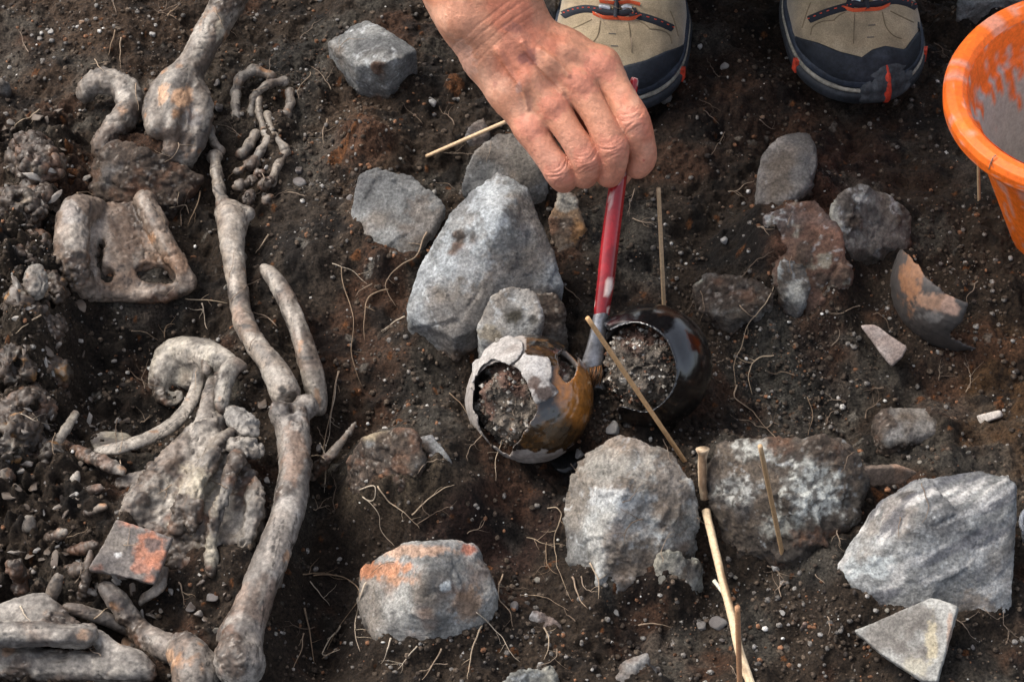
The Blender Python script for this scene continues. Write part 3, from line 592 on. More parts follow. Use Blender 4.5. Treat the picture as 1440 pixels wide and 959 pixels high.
bone('forearm_bone', [[(371,377,.014,6),(385,392,.018,9),(402,420,.02,11.5),(418,458,.022,12.5),(430,495,.022,13),(438,522,.022,13),(445,548,.018,12.5),(450,578,.008,9)]], 'slender bowed forearm bone with a pointed upper tip', soil=.14, dis=.7, rs=.86, seed=115, base=(.28,.25,.22), cuts=[(432,503,.038,(14,1.5,8)),(414,440,.036,(4,22,5))], stains_and_shading=[(420,450,6,40,(.46,.42,.38),.5),(446,560,6,16,(.34,.19,.10),.6),(432,503,15,3,(.03,.027,.025),.8)])
bone('upper_arm_bone', [[(411,588,.022,25),(413,625,.024,23),(413,670,.026,21),(406,715,.026,22.5),(390,765,.026,24),(371,810,.024,24),(355,850,.024,25),(344,885,.024,27),(338,915,.022,30)]], 'long smooth upper arm bone with a double knobbed elbow end and round head', soil=.14, rs=.84, blobs=[(393,581,.026,15),(430,572,.028,18),(338,932,.024,33)], cuts=[(411,571,.036,(6,12,14)),(420,769,.041,(12,6,8)),(400,610,.048,(9,14,7)),(352,905,.050,(20,5,8))], seed=121, dis=.9,
     base=(.26,.235,.215), layers=[((.42,.40,.38),38,.0,.45,.7),((.10,.092,.09),45,.05,.42,.7),((.20,.13,.095),25,.1,.42,.6)], stains_and_shading=[(412,640,20,45,(.21,.14,.105),.75),(403,784,6,9,TAN,.8),(420,768,10,7,(.035,.03,.03),.9),(425,580,14,12,(.38,.37,.36),.5)])  # the small carved pit is darkened with painted shade
bone('bone_splinter', [[(334,856,.02,4),(322,878,.02,6),(312,898,.014,7)]], 'thin sliver of bone flanking the upper arm bone head', h=.001, seed=123, dis=.6)
bone('shoulder_bone', [[(255,912,.016,22),(272,930,.018,30),(272,962,.016,30)]], 'blocky grey shoulder bone against the round arm bone head', seed=125, blobs=[(292,940,.014,20)], base=(.22,.195,.175), stains_and_shading=[(236,925,13,12,TAN,.7)])
bone('collar_bone', [[(147,826,.02,9),(160,838,.022,10),(175,858,.022,11),(192,882,.02,13),(215,902,.018,17),(243,915,.014,20)]], 'curved collar bone running from under the square tile to the shoulder', seed=127, base=(.22,.19,.17))
bone('scapula', [[(-20,890,.034,18),(20,892,.034,17),(60,893,.034,15),(95,897,.034,14),(125,893,.032,15)],[(-20,925,.008,24),(60,935,.008,22),(140,940,.010,22),(205,942,.012,18)],[(135,893,.026,9),(160,915,.02,10),(195,930,.016,14)]],
     'wide grey shoulder blade with a raised broken ridge', plates=[([(-20,848,.026),(20,836,.028),(62,827,.028),(80,842,.026),(118,880,.028),(60,893,.03),(-20,892,.03)],.014)], cuts=[(70,918,.03,(60,10,14))], seed=129, base=(.27,.25,.23), stains_and_shading=[(115,893,14,10,TAN,.6),(40,905,60,7,(.10,.095,.10),.6),(60,930,70,14,(.07,.065,.065),.7)])  # grey-black patches paint shade into the hollow under the ridge
bone('rib', [[(92,853,.02,5),(125,862,.02,6),(158,874,.018,5.5),(188,890,.014,5)]], 'thin rib sliver lying over the shoulder blade', h=.001, seed=131, dis=.6)
bone('breast_fragment', [[(226,552,.012,9),(226,534,.018,14),(236,512,.020,20),(256,500,.022,25),(284,500,.022,25),(308,508,.020,19),(324,514,.016,11)],[(224,553,.016,8),(240,562,.014,7),(252,555,.012,6)]], 'pale cupped dome of bone with a hollow underside', plates=[([(228,520,.016),(250,490,.024),(300,495,.022),(305,530,.014),(260,550,.008),(235,545,.010)],.012)], cuts=[(250,550,.022,(22,20,18)),(262,540,.03,(14,12,10))], seed=133, dis=1.0, base=(.34,.315,.275), layers=[(BONEL,40,-.1,.4,.7),(BONED,55,.15,.45,.6),(BONEB,30,.15,.45,.5)])
bone('rib', [[(281,517,.026,6),(277,540,.026,6.5),(268,566,.024,7.5),(246,594,.022,9),(208,616,.02,9.5),(170,629,.018,8),(136,633,.014,5)]], 'long pale rib curving free below the cupped dome', zq=2.0, soil=.1, h=.0012, seed=135, dis=.6, base=(.33,.30,.265))
bone('rib', [[(299,530,.022,6),(294,560,.024,9),(285,595,.022,10),(265,632,.02,10),(240,655,.016,10),(205,671,.012,9),(168,680,.008,7)]], 'second rib curving alongside the crusted plate', zq=1.8, soil=.2, h=.0012, seed=137, dis=.8)
bone('bone_fragment', [[(290,498,.03,9),(291,522,.03,8)]], 'short square bone stub on the cupped dome', h=.0011, seed=139, dis=.6)
bone('bone_fragment', [[(325,516,.026,12),(316,540,.024,10),(311,572,.02,7)],[(335,512,.024,9),(342,516,.022,7)]], 'split leaf-shaped bone fragment below the cupped dome', h=.0011, seed=141, dis=1.0, base=(.30,.28,.25), cuts=[(308,552,.035,(3,20,10))])
bone('bone_fragment', [[(332,580,.026,13),(342,597,.026,15),(350,610,.022,10)]], 'grey bone chip beside the elbow', zq=2.0, h=.0012, seed=143, dis=2.6, cuts=[(350,600,.042,(6,12,10))], base=(.22,.21,.20))
bone('bone_fragment', [[(326,624,.024,9),(342,630,.024,12),(360,634,.022,8)]], 'flat bone chip on the upper end of the crusted plate', zq=2.2, h=.0012, seed=145, dis=2.6)
bone('breast_plate', [[(300,595,.012,20),(255,640,.014,22),(215,690,.014,24),(185,722,.012,20)],[(322,610,.024,8),(290,655,.030,9),(262,700,.030,9),(246,745,.022,7)],[(335,640,.026,7),(318,690,.030,8),(300,745,.024,7),(296,805,.014,6)],[(300,640,.030,7),(276,690,.034,8),(270,740,.026,7)],[(358,680,.020,10),(356,730,.018,11),(338,785,.012,10)]], 'broad crumbling bone plate crusted with cream and yellow scale', plates=[([(252,640,.022),(300,600,.020),(330,640,.020),(366,672,.016),(370,745,.014),(338,812,.010),(265,816,.008),(215,745,.016),(176,725,.014),(280,700,.024),(300,760,.018)],.03)], seed=147, dis=2.0, fine=2.4, soil=.42, base=(.19,.165,.14),
     layers=[(BONEL,45,.0,.4,.8),(BONED,50,.05,.4,.8),(BONEB,30,.1,.42,.6)], stains_and_shading=[(275,695,36,42,(.37,.325,.255),.7),(285,680,16,18,(.42,.38,.30),.7),(262,735,30,18,(.46,.40,.32),.6),(300,775,14,32,(.42,.385,.31),.65),(272,770,12,24,(.50,.42,.29),.6),(345,730,20,60,(.15,.145,.14),.5),(320,690,14,40,(.11,.105,.10),.5),(230,690,25,22,(.36,.34,.31),.5)], h=.0017)
bone('bone_plate', [], 'smooth pale oval bone plate half sunk under the long rib', plates=[([(124,612,.008),(140,603,.012),(180,606,.012),(196,622,.010),(160,632,.006),(130,628,.006)],.012)], h=.0013, seed=149, dis=.5, base=(.34,.31,.255))
for i, (c, lb) in enumerate([
  ([(107,580,.026,9),(97,597,.024,8),(86,614,.018,8),(76,640,.008,8)],'pale rib stub sticking up from the crumbling edge of the pit'),
  ([(143,685,.020,11),(120,694,.016,9),(92,704,.012,8),(62,712,.008,8)],'rib with a knuckle-shaped end below the second rib'),
  ([(152,711,.020,6),(125,718,.016,8),(98,727,.012,8),(66,737,.008,8)],'pointed rib beside the upper corner of the square tile'),
  ([(40,726,.018,9),(41,738,.010,12),(44,752,-.006,12)],'upright blunt rib end between the pointed rib and crumbling earth'),
  ([(20,786,.020,9),(22,800,.012,12),(26,814,-.006,12)],'upright blunt pale rib end above the shoulder blade'),
  ([(109,664,.020,5),(104,680,.013,7),(99,694,-.004,8)],'narrow dark rib end standing near the pale lump'),
  ([(94,747,.018,7),(74,755,.015,8),(46,763,.011,8),(14,768,.008,8)],'streaked rib running away from the square tile'),
  ([(136,763,.018,8),(112,772,.016,9),(84,780,.011,8),(56,787,.008,8)],'rib running under the square tile'),
  ([(118,800,.016,13),(98,803,.013,11),(66,806,.008,9)],'brown knobbed rib under the lower corner of the square tile'),
  ([(84,804,.024,5),(79,820,.020,9),(72,838,.012,10)],'tooth-like bone stub at the tip of the shoulder blade'),
  ([(128,771,.026,3.5),(124,797,.022,5),(118,828,.012,5)],'thin upright sliver against the square tile'),
  ([(176,664,.020,8),(150,652,.020,11),(122,641,.014,9),(104,632,.008,8)],'pale chipped rib below the oval plate'),
  ([(5,658,.018,9),(8,670,.010,11),(12,682,-.006,11)],'worn grey rib end in the crumbling earth'),
  ([(132,830,.010,8),(104,836,.008,9),(80,842,.006,9)],'dark rib piece buried beside the collar bone'),
  ([(234,796,.012,8),(224,826,.014,9),(200,842,.008,7)],'curved dark rib coming out below the square tile'),
  ([(500,594,.012,4),(482,618,.016,6),(460,644,.014,8)],'lone tapering bone spike in the earth beside the elbow'),
 ]):
    if len(c) < 3: c = [c[0], tuple((np.array(c[0]) + c[1]) / 2), c[1]]
    if i in (1, 2, 6, 7, 8, 13): c = [(u, v, hh - .009 * j * j ** .3, r * (.9 - .1 * j)) for j, (u, v, hh, r) in enumerate(c)]
    l_ = c[-1]; c = [(u, v, hh - .003, r * (.62 if j == 0 else .78)) for j, (u, v, hh, r) in enumerate(c)] + [(2 * l_[0] - c[-2][0], 2 * l_[1] - c[-2][1], -.012, l_[3] * .95)]
    bone('rib', [c], lb, h=.0012, seed=260 + i * 5, dis=.75, soil=.45, k=.004, rs=.85, zq=1.35, sink=-.003, bank=.004, snaps=[(c[0][0], c[0][1], c[0][2], c[0][0] - c[1][0], c[0][1] - c[1][1])], group='rib ends', base=(.26,.235,.205) if i in (0, 3, 4, 11) else (.15,.125,.105))
# crumbling spine along the edge of the pit
VB = (.062,.046,.036)
VL = [((.20,.165,.13),50,.05,.4,.7),((.030,.024,.020),45,.0,.35,.8),((.34,.18,.07),75,.3,.55,.75),((.30,.28,.25),120,.35,.55,.7)]
rs = random.Random(5)
for i, (u, v, r, lb) in enumerate([(45,225,46,'large crumbling vertebra lump below the hooked hip fragment'),(20,300,40,'crumbling vertebra lump flanking the hip bone rim'),(60,285,28,'small eroded lump touching the hip bone'),(28,365,40,'eroded vertebra beside the hip bone arch'),(68,405,26,'knobbly dark lump under the hip bone arch'),(25,440,40,'dark porous vertebra at the upper pit edge'),(66,470,27,'knob of porous bone on the upper pit edge'),(30,510,38,'dark porous vertebra halfway along the pit'),(72,530,24,'pitted knob of bone halfway along the pit'),(40,570,36,'rust-stained vertebra above the pale rib stub'),(80,560,16,'small rounded knob beside the rust-stained vertebra'),(20,625,36,'earth-caked vertebra at the lower pit edge'),(70,640,26,'orange-flecked lump below the pale rib stub')]):
    bl = [(u + rs.uniform(-.5, .5) * r, v + rs.uniform(-.45, .45) * r, .010 + rs.uniform(-.006, .012), r * rs.uniform(.45, .7)) for _ in range(4)]
    ct = [(u + rs.uniform(-.7, .7) * r, v + rs.uniform(-.6, .4) * r, .03 + rs.uniform(-.008, .006), (r * rs.uniform(.2, .35), r * rs.uniform(.2, .35), r * .3)) for _ in range(3)]
    bone('vertebra', [], lb, bank=.014, blobs=[(u, v, .002, r * .72)] + [(x, y, hh - .004, q) for (x, y, hh, q) in bl], cuts=ct, h=.0017, seed=300 + i * 7, dis=3.6, fine=2.6, k=.006, base=VB, layers=VL, cat='vertebra', group='crumbling spine', soil=.5)
bone('bone_fragment', [[(50,380,.040,10),(52,400,.034,12),(50,412,.028,8)]], 'pale leaf-shaped bone piece set on the crumbling spine', zq=2.0, h=.0012, seed=401, dis=2.0, cuts=[(44,384,.055,(6,10,12))], base=(.31,.30,.28), soil=0)

# ------------------------------------------------------------------ sherds and tile
M_SHERD = mat('fired_clay', rough=0.82, grain=0.35, gscale=500, bump=0.5, bscale=500, spec=0.3, bdist=0.0012, mottle=.3, mscale=120)
def plate(name, poly, th, label, base, layers, stains_and_shading=(), seed=1, cat='sherd', h=0.0011, dis=1.0, edge=0.0015, root=None):
    t = np.array([Q(*p) for p in poly]); c = t.mean(0); nn = np.linalg.svd(t - c)[2][2]
    if nn[2] < 0: nn = -nn
    t = t - np.outer((t - c) @ nn, nn); b = t - nn * th; al = np.vstack([t, b])
    F = Field(al.min(0), al.max(0), h); F.hull(al, k=0, edge=edge); v, f = F.mesh()
    v = disp(v, f, [(60, 0.0008 * dis, 3), (260, 0.0004 * dis, 2)], seed)
    col = spots(paint(v, base, layers, seed, vs=90), v, stains_and_shading, seed)
    return (BANK.append((v, .001)), reg(mk(name, v, f, M_SHERD, col), label, cat))[1]
plate('tile_fragment', [(163,730,.045),(243,755,.045),(217,822,.036),(125,800,.036)], .012, 'thick square tile fragment, grey with red patches, lying on the skeleton', (.155,.135,.12),
      [((.42,.17,.10),45,.05,.3,.8),((.09,.08,.075),60,.05,.4,.6)], [(212,770,22,26,(.46,.19,.11),.7),(200,795,18,12,(.44,.19,.12),.6),(160,760,26,20,(.19,.165,.14),.8),(215,765,13,10,(.10,.09,.085),.8),(165,780,6,4,(.55,.53,.5),.8)], seed=501, cat='tile', dis=1.6)
plate('sherd', [(1200,884,.026),(1310,838,.044),(1348,852,.044),(1335,900,.034),(1318,957,.024),(1300,957,.022),(1245,925,.018),(1232,910,.020)], .009, 'triangular pale grey potsherd leaning against the banded boulder', (.26,.255,.235), [((.36,.35,.32),50,.0,.4,.6),((.15,.145,.135),70,.05,.4,.6),((.07,.055,.045),30,.2,.45,.6)],
      [(1310,900,10,40,(.42,.36,.23),.5),(1290,935,20,16,(.38,.34,.24),.4),(1335,900,5,45,(.32,.21,.15),.6)], seed=503, dis=1.0)
plate('sherd', [(1210,458,.016),(1230,456,.018),(1276,488,.016),(1270,502,.012),(1254,516,.008),(1240,500,.010)], .010, 'small grey-brown wedge of potsherd beside the curved rim sherd', (.24,.19,.165), [((.36,.31,.28),60,.0,.4,.6),((.09,.07,.055),40,.05,.35,.7)], seed=505)
plate('sherd', [(1372,584,.012),(1406,576,.016),(1409,585,.014),(1378,597,.008)], .006, 'tiny pale sherd beside the low brown stone', (.38,.33,.28), [((.50,.46,.42),60,.0,.4,.6)], seed=507)
plate('sherd', [(1208,660,.03),(1262,655,.036),(1292,665,.034),(1270,682,.024),(1225,684,.018)], .006, 'thin dark potsherd wedged behind the banded boulder', (.12,.09,.07), [((.30,.19,.13),50,.1,.4,.7)], seed=509)
for i, (u, v, lb) in enumerate([(1135,868,'rusty brown curled flake beside the triangular sherd'),(1230,848,'small orange clay chip against the banded boulder'),(1180,875,'reddish crumb of fired clay beside the triangular sherd')]):
    rock('clay_chip', [(u-18+6*i,v+4,.008),(u-8,v-8,.016),(u+10,v-7,.015),(u+16-4*i,v+3,.008),(u,v+10,.002)], lb, 'clay chip', h=.0012, seed=520 + i, dis=1.0, soil=.2, base=(.30,.16,.11), drop=.01, edge=.002, layers=[((.50,.38,.32),80,.1,.4,.7),((.06,.05,.045),60,.05,.4,.8)])

# ------------------------------------------------------------------ pots: shells worked out in axes right / up / towards the viewer, then placed
M_GLAZE = mat('pot_glaze', rough_attr=True, grain=0.3, gscale=260, bump=0.14, bscale=330, spec=0.5, bdist=0.0008, ior=1.7, coat=0)
BAS = np.stack([RIGHT, UPV, -FWD])
def shell(c, R, wall, cut_polys=(), keep=None, h=0.0013, lip=0.0, squash=1.0, wob=0.0006, seed=0):
    s = scale_at(c); cu, cv = proj(c[None, :]); cu, cv = cu[0], cv[0]
    n = int(2 * (R + 0.006) / h) + 1; a = (np.arange(n) * h - (R + 0.006)).astype(np.float32)
    X, Y, Z = a[:, None, None], a[None, :, None], a[None, None, :]
    r = np.sqrt(X * X + Y * Y + (Z / squash) ** 2)
    px, py = np.meshgrid(a, a, indexing='ij')
    t = wall
    d2 = np.full(px.shape, -1.0)
    nzp = fbm(np.stack([px.ravel(), py.ravel(), 0 * px.ravel()], 1), 160, 3, seed).reshape(px.shape) * wob * 3
    for poly in cut_polys:
        q = [((u - cu) * s, -(v - cv) * s) for (u, v) in poly]
        d2 = np.maximum(d2, -(polysd(px, py, q) + nzp))
    if keep is not None:
        q = [((u - cu) * s, -(v - cv) * s) for (u, v) in keep]; d2 = np.maximum(d2, polysd(px, py, q) + nzp)
    lipb = lip * np.exp(-(np.minimum(d2, 0) / 0.004) ** 2)[:, :, None] if lip else 0.0
    d = np.maximum(r - R - lipb, (R - t) - r)
    front = np.where(Z > -0.3 * R, d2[:, :, None], -1.0)
    d = np.maximum(d, front).astype(np.float32)
    return d, np.array([a[0]] * 3), h
def shell_mesh(c, args, seed=0, amp=0.0004):
    d, lo, h = args; v, f = surface_nets(d, lo, h); v = relax(v, f, 1, .5); v = disp(v, f, [(60, amp * 2, 2), (220, amp, 2)], seed)
    return v @ BAS + c, f
HOLE1 = [(664,562),(668,532),(685,513),(712,507),(735,522),(748,548),(753,575),(742,600),(724,622),(717,642),(690,622),(673,594)]
HOLE2 = [(795,487),(807,491),(812,510),(806,530),(796,537),(785,524),(783,500)]
SH_A = [(690,481),(712,471),(736,479),(734,494),(727,505),(716,512),(692,503),(674,523),(662,545),(666,512)]
SH_B = [(737,497),(770,501),(778,515),(772,535),(784,549),(778,556),(752,567),(745,545),(734,522),(724,512)]
c1 = P(745, 561, .033); R1 = 90 * scale_at(c1)
v, f = shell_mesh(c1, shell(c1, R1, .0042, [HOLE1, HOLE2], seed=3), 3)
pu1, pv1 = proj(v); rad = np.linalg.norm(v - c1, axis=1)
pot1 = empty('clay_pot', P(745, 600, 0.0), 'round broken pot with amber brown glaze and grey bare clay', 'pot')
nz = fbm(v, 45, 4, 61); nz2 = fbm(v, 160, 3, 63)
col = np.tile(np.array([.032, .018, .008]), (len(v), 1))
col = mixc(col, (.012, .010, .009), sstep(-.1, .3, nz))
col = mixc(col, (.30, .115, .022), .9 * (1 - sstep(.5, 1.15, np.sqrt(((pu1 - 808) / 30) ** 2 + ((pv1 - 550) / 50) ** 2) + .5 * nz)))
col = mixc(col, (.12, .055, .015), .45 * sstep(.1, .4, nz2))
bare = ((pu1 < 738 + 8 * nz) & (pv1 < 600)) | (rad < R1 - .0012) | ((pv1 > 634 + 6 * nz2) & (pu1 < 800)) | (pu1 < 712)
bt = bare.astype(float)
col = mixc(col, (.25, .22, .195), bt * .95); col = mixc(col, (.13, .10, .085), bt * .6 * sstep(.05, .4, nz))
rgh = np.where(bare, .8, .06 + .16 * sstep(.0, .5, nz2))
mk('pot_body', v, f, M_GLAZE, col, rgh, root=pot1)
for k, poly in enumerate((SH_A, SH_B)):
    v, f = shell_mesh(c1, shell(c1, R1 + .0028, .0026, keep=poly, seed=9 + k), 20 + k, amp=.0005)
    m = v @ -FWD - c1 @ -FWD > 0                     # only the side of the pot that the break shows
    keepf = m[f].all(1); f = f[keepf]
    col = paint(v, (.29, .27, .25), [((.40,.385,.37),60,.0,.4,.6),((.15,.125,.11),50,.05,.4,.7)], 30 + k)
    if k: col = spots(col, v, [(765,552,22,14,(.06,.042,.035),.95),(750,540,12,12,(.07,.045,.035),.9),(780,540,10,12,(.07,.06,.06),.8)], 5)
    mk('sherd', v, f, M_SHERD, col, root=pot1)
def fill(c, R, top, label, seed, lumps=()):
    lo = c - R; F = Field(lo, c + R, .0016); F.ell(c, (R, R, R), k=0)
    for (u, vv, w_, r) in lumps: F.ell(PD(u, vv, depth_of(c) - w_), (r, r * .8, r * .7), k=.0015)
    v, f = F.mesh(); b, bi = cellbump(v @ RIGHT, v @ UPV, .0055, seed, .3, .65, .8); n = normals(v, f)
    v = v + n * (b * .6 + .0022 * fbm(v, 120, 3, seed) + .0045 * facet(v, .014, seed + 5) + .0016 * facet(v, .006, seed + 6))[:, None]
    col = np.tile(np.array(top), (len(v), 1)) * (.45 + .55 * bi)[:, None]
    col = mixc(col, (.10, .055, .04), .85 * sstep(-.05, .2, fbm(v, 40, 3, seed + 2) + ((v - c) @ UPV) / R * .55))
    col = mixc(col, (.50, .46, .40), np.where(bi > .9, .7, 0))
    rq = np.random.RandomState(seed); pick = rq.choice(len(v), 900); n = normals(v, f); oc = np.array([(1,0,0),(0,1,0),(-1,0,0),(0,-1,0),(0,0,1),(0,0,-1)], float); F_ = [tuple(q) for q in f.tolist()]; V_ = [v]; C_ = [col]
    for j, p in enumerate(pick):                       # loose grit on the packed earth
        r = .0006 + .0022 * rq.rand() ** 2.5; k0 = len(v) + 6 * j; V_.append(v[p] + n[p] * r * .4 + oc * r * rq.uniform(.55, 1.25, (6, 3))); C_.append(np.tile(np.array([(.16,.12,.09),(.10,.07,.05),(.26,.235,.20),(.42,.39,.34),(.15,.075,.045)][rq.randint(5)]), (6, 1)))
        F_ += [(k0 + a_, k0 + b_, k0 + t_) for (a_, b_) in ((0, 1), (1, 2), (2, 3), (3, 0)) for t_ in (4,)] + [(k0 + b_, k0 + a_, k0 + 5) for (a_, b_) in ((0, 1), (1, 2), (2, 3), (3, 0))]
    v = np.vstack(V_); col = np.vstack(C_); o = mk('pot_soil', v, F_, M_ROCK, col, smooth=False); o['kind'] = 'stuff'; o['label'] = label; o['category'] = 'soil'; return o
fill(c1, R1 - .0110, (.20, .165, .130), 'gravelly earth filling the amber pot', 41, [(728,545,.030,.010),(712,540,.034,.010),(745,555,.031,.008),(690,550,.028,.008),(765,590,.0,.004)])
c2 = P(914, 515, .040); R2 = 88 * scale_at(c2)
OPEN2 = [(855,466),(880,456),(905,458),(930,475),(943,505),(945,533),(931,560),(906,577),(870,570),(868,598),(845,640),(790,640),(790,440),(838,440)]
OPEN2 = [tuple(q[:2]) for q in spline([(a_, b_, 0) for (a_, b_) in OPEN2], 6)]
v, f = shell_mesh(c2, shell(c2, R2, .0075, [OPEN2], lip=.0016, seed=5, wob=.00004, h=.0012), 7, amp=.00008)
pot2 = empty('clay_pot', P(915, 560, 0.0), 'glossy wet black pot with a wide round mouth, under the brush', 'pot')
pu2, pv2 = proj(v); rad = np.linalg.norm(v - c2, axis=1); nz = fbm(v, 50, 4, 71); nz2 = fbm(v, 240, 3, 73)
col = np.tile(np.array([.004, .0036, .0038]), (len(v), 1)); col = mixc(col, (.022, .011, .007), .8 * sstep(.35, .5, nz))
low = sstep(578, 596, pv2 + 8 * nz); col = mixc(col, (.016, .013, .011), low * .8)
brk = (rad < R2 - .0055)
col = mixc(col, (.07, .06, .055), np.where(brk, .9, 0)); rgh = np.where(brk, .7, .045 + .12 * low + .07 * sstep(-.1, .4, nz2))
mk('pot_body', v, f, M_GLAZE, col, rgh, root=pot2)
fill(c2, R2 - .0150, (.15, .125, .10), 'grey gravelly earth filling the black pot', 43, [(900,490,.034,.007),(920,500,.034,.006),(885,485,.03,.006),(905,540,.034,.006)])
cs = P(1350, 398, .014); Rs = 97 * scale_at(cs)
KS = [(1262,345),(1272,355),(1290,390),(1310,410),(1347,428),(1340,450),(1328,468),(1332,478),(1395,496),(1392,512),(1330,502),(1288,476),(1260,440),(1252,395)]
v, f = shell_mesh(cs, shell(cs, Rs, .0065, keep=KS, seed=11), 13)
col = paint(v, (.034, .027, .023), [((.018,.015,.013),50,.05,.4,.7),((.07,.05,.038),30,.1,.4,.6)], 77)
col = spots(col, v, [(1282,390,18,46,(.20,.085,.032),.9),(1312,425,34,16,(.27,.15,.09),.8),(1335,432,16,14,(.30,.19,.14),.8),(1310,445,22,10,(.14,.13,.12),.6)], 9)
m = (v - cs) @ -FWD > -.010; f = f[m[f].all(1)]
reg(mk('sherd', v, f, M_GLAZE, col, np.full(len(v), .7)), 'large curved rim sherd with orange break, standing in dark earth', 'sherd')

# ------------------------------------------------------------------ soil banked up against everything that is stuck in it
NF, MF = len(FX), len(FY); i0 = int(np.argmin(np.abs(GX - FX[0]))); j0 = int(np.argmin(np.abs(GY - FY[0])))
def boxblur(a, r):
    for ax in (0, 1):
        c_ = np.cumsum(np.concatenate([np.repeat(np.take(a, [0], ax), r + 1, ax), a, np.repeat(np.take(a, [-1], ax), r, ax)], ax), ax)
        a = (np.take(c_, np.arange(2 * r + 1, c_.shape[ax]), ax) - np.take(c_, np.arange(0, c_.shape[ax] - 2 * r - 1), ax)) / (2 * r + 1)
    return a
bank = np.zeros((NF, MF))
for (v, amp) in BANK:
    gz0 = macro(v[:, 0], v[:, 1]); m = (v[:, 2] > gz0 - .012) & (v[:, 2] < gz0 + .012)
    ix = np.round((v[m, 0] - FX[0]) / .0015).astype(int); iy = np.round((v[m, 1] - FY[0]) / .0015).astype(int); ok = (ix >= 0) & (ix < NF) & (iy >= 0) & (iy < MF)
    np.maximum.at(bank, (ix[ok], iy[ok]), amp)
for r_ in (2, 4, 7):                                    # spread outwards
    bank = np.maximum(bank, boxblur(bank, r_) * 1.25)
bank = boxblur(boxblur(bank, 4), 3)
fx2, fy2 = [q.ravel() for q in np.meshgrid(FX, FY, indexing='ij')]; f3 = np.stack([fx2, fy2, 0 * fx2], 1)
bank = bank * np.clip(.75 + 1.3 * fbm(f3, 26, 3, 88), .1, 1.7).reshape(NF, MF)
GZ[i0:i0 + NF, j0:j0 + MF] += bank
gv[:, 2] = GZ.ravel(); ground.data.vertices.foreach_set('co', gv.astype(np.float32).ravel()); ground.data.update()

# ------------------------------------------------------------------ paintbrush
M_PAINT = mat('red_lacquer', rough=0.22, grain=0.15, gscale=300, bump=0.08, bscale=200, spec=0.5, coat=0.4)
M_METAL = mat('dull_metal', rough=0.38, grain=0.3, gscale=300, bump=0.15, bscale=300, metal=0.75)
M_HAIR = mat('bristle', rough=0.45, grain=0.3, gscale=500, bump=0)
D0 = depth_of(P(835, 520, .036))
def H(u, v, w=0.0): return PD(u, v, D0 - w)
S0 = PX * D0 / DIST
brush = empty('paintbrush', H(832, 534), 'thin paintbrush with worn red handle and metal ferrule, held in the hand', 'brush')
bp = spline([(*H(u, v), r * S0) for (u, v, r) in [(893,110,4.5),(891,118,6.5),(884,160,8.5),(874,225,11),(867,270,12.5),(858,340,13),(852,395,12.5),(847,432,11.5),(846,444,11)]], 7)
v, f = tube(bp[:, :3], bp[:, 3], 20)
col = np.tile(np.array([.26, .009, .013]), (len(v), 1)); nz = fbm(v * np.array([1, .35, .5]), 170, 4, 3); tt = np.repeat(np.arange(len(bp)), 20) / len(bp)
col = mixc(col, (.11, .005, .007), .7 * sstep(0, .4, fbm(v, 60, 3, 8))); col = mixc(col, (.62, .50, .44), .85 * sstep(.36, .44, nz + .02)); col = mixc(col, (.60, .45, .40), .8 * sstep(.05, .0, tt))
mk('handle', v, f, M_PAINT, col, root=brush)
fp = [(846,440,11.2,1.0),(845,447,12.2,1.0),(844,450,11.2,1.0),(843,458,11.6,.9),(842,462,12.4,.88),(841,466,11.8,.85),(838,485,13.5,.6),(834,505,16,.42),(833,514,16.5,.40),(833,516,15.5,.36)]
vv = []; seg = 28
for (u, y, r, fl) in fp:
    c = H(u, y)
    for k in range(seg):
        a = 2 * math.pi * k / seg; vv.append(c + S0 * r * (RIGHT * math.cos(a) * .98 + UPV * math.cos(a) * .18 + -FWD * math.sin(a) * fl))
ff = [(i * seg + k, i * seg + (k + 1) % seg, (i + 1) * seg + (k + 1) % seg, (i + 1) * seg + k) for i in range(len(fp) - 1) for k in range(seg)]
v = np.array(vv); col = paint(v, (.26, .26, .27), [((.06,.055,.05),50,-.1,.35,.8),((.45,.46,.48),90,.2,.5,.5)], 12)
mk('ferrule', v, ff, M_METAL, col, root=brush)
rr = random.Random(8); V = []; Fc = []; Cc = []
for i in range(240):
    a = rr.uniform(-1, 1); b = rr.uniform(-1, 1)
    p0 = H(833 + 14 * a, 512 + 2 * a, b * .35 * 14 * S0); p1 = H(831 + 15 * a + rr.uniform(-3, 3), 527, b * .004); p2 = H(829 + 13 * a + rr.uniform(-5, 5), 538 + rr.uniform(-6, 8), b * .005 + rr.uniform(-.002, .002))
    q, g = tube([p0, p1, p2], [.00035, .0003, .00012], 4); n0 = sum(len(x) for x in V); V.append(q); Fc += [tuple(n0 + j for j in x) for x in g]
    Cc.append(np.tile(np.array(rr.choice([(.20,.085,.03),(.08,.04,.018),(.03,.02,.014),(.26,.12,.04)])), (len(q), 1)))
mk('bristles', np.vstack(V), Fc, M_HAIR, np.vstack(Cc), root=brush)['kind'] = 'stuff'

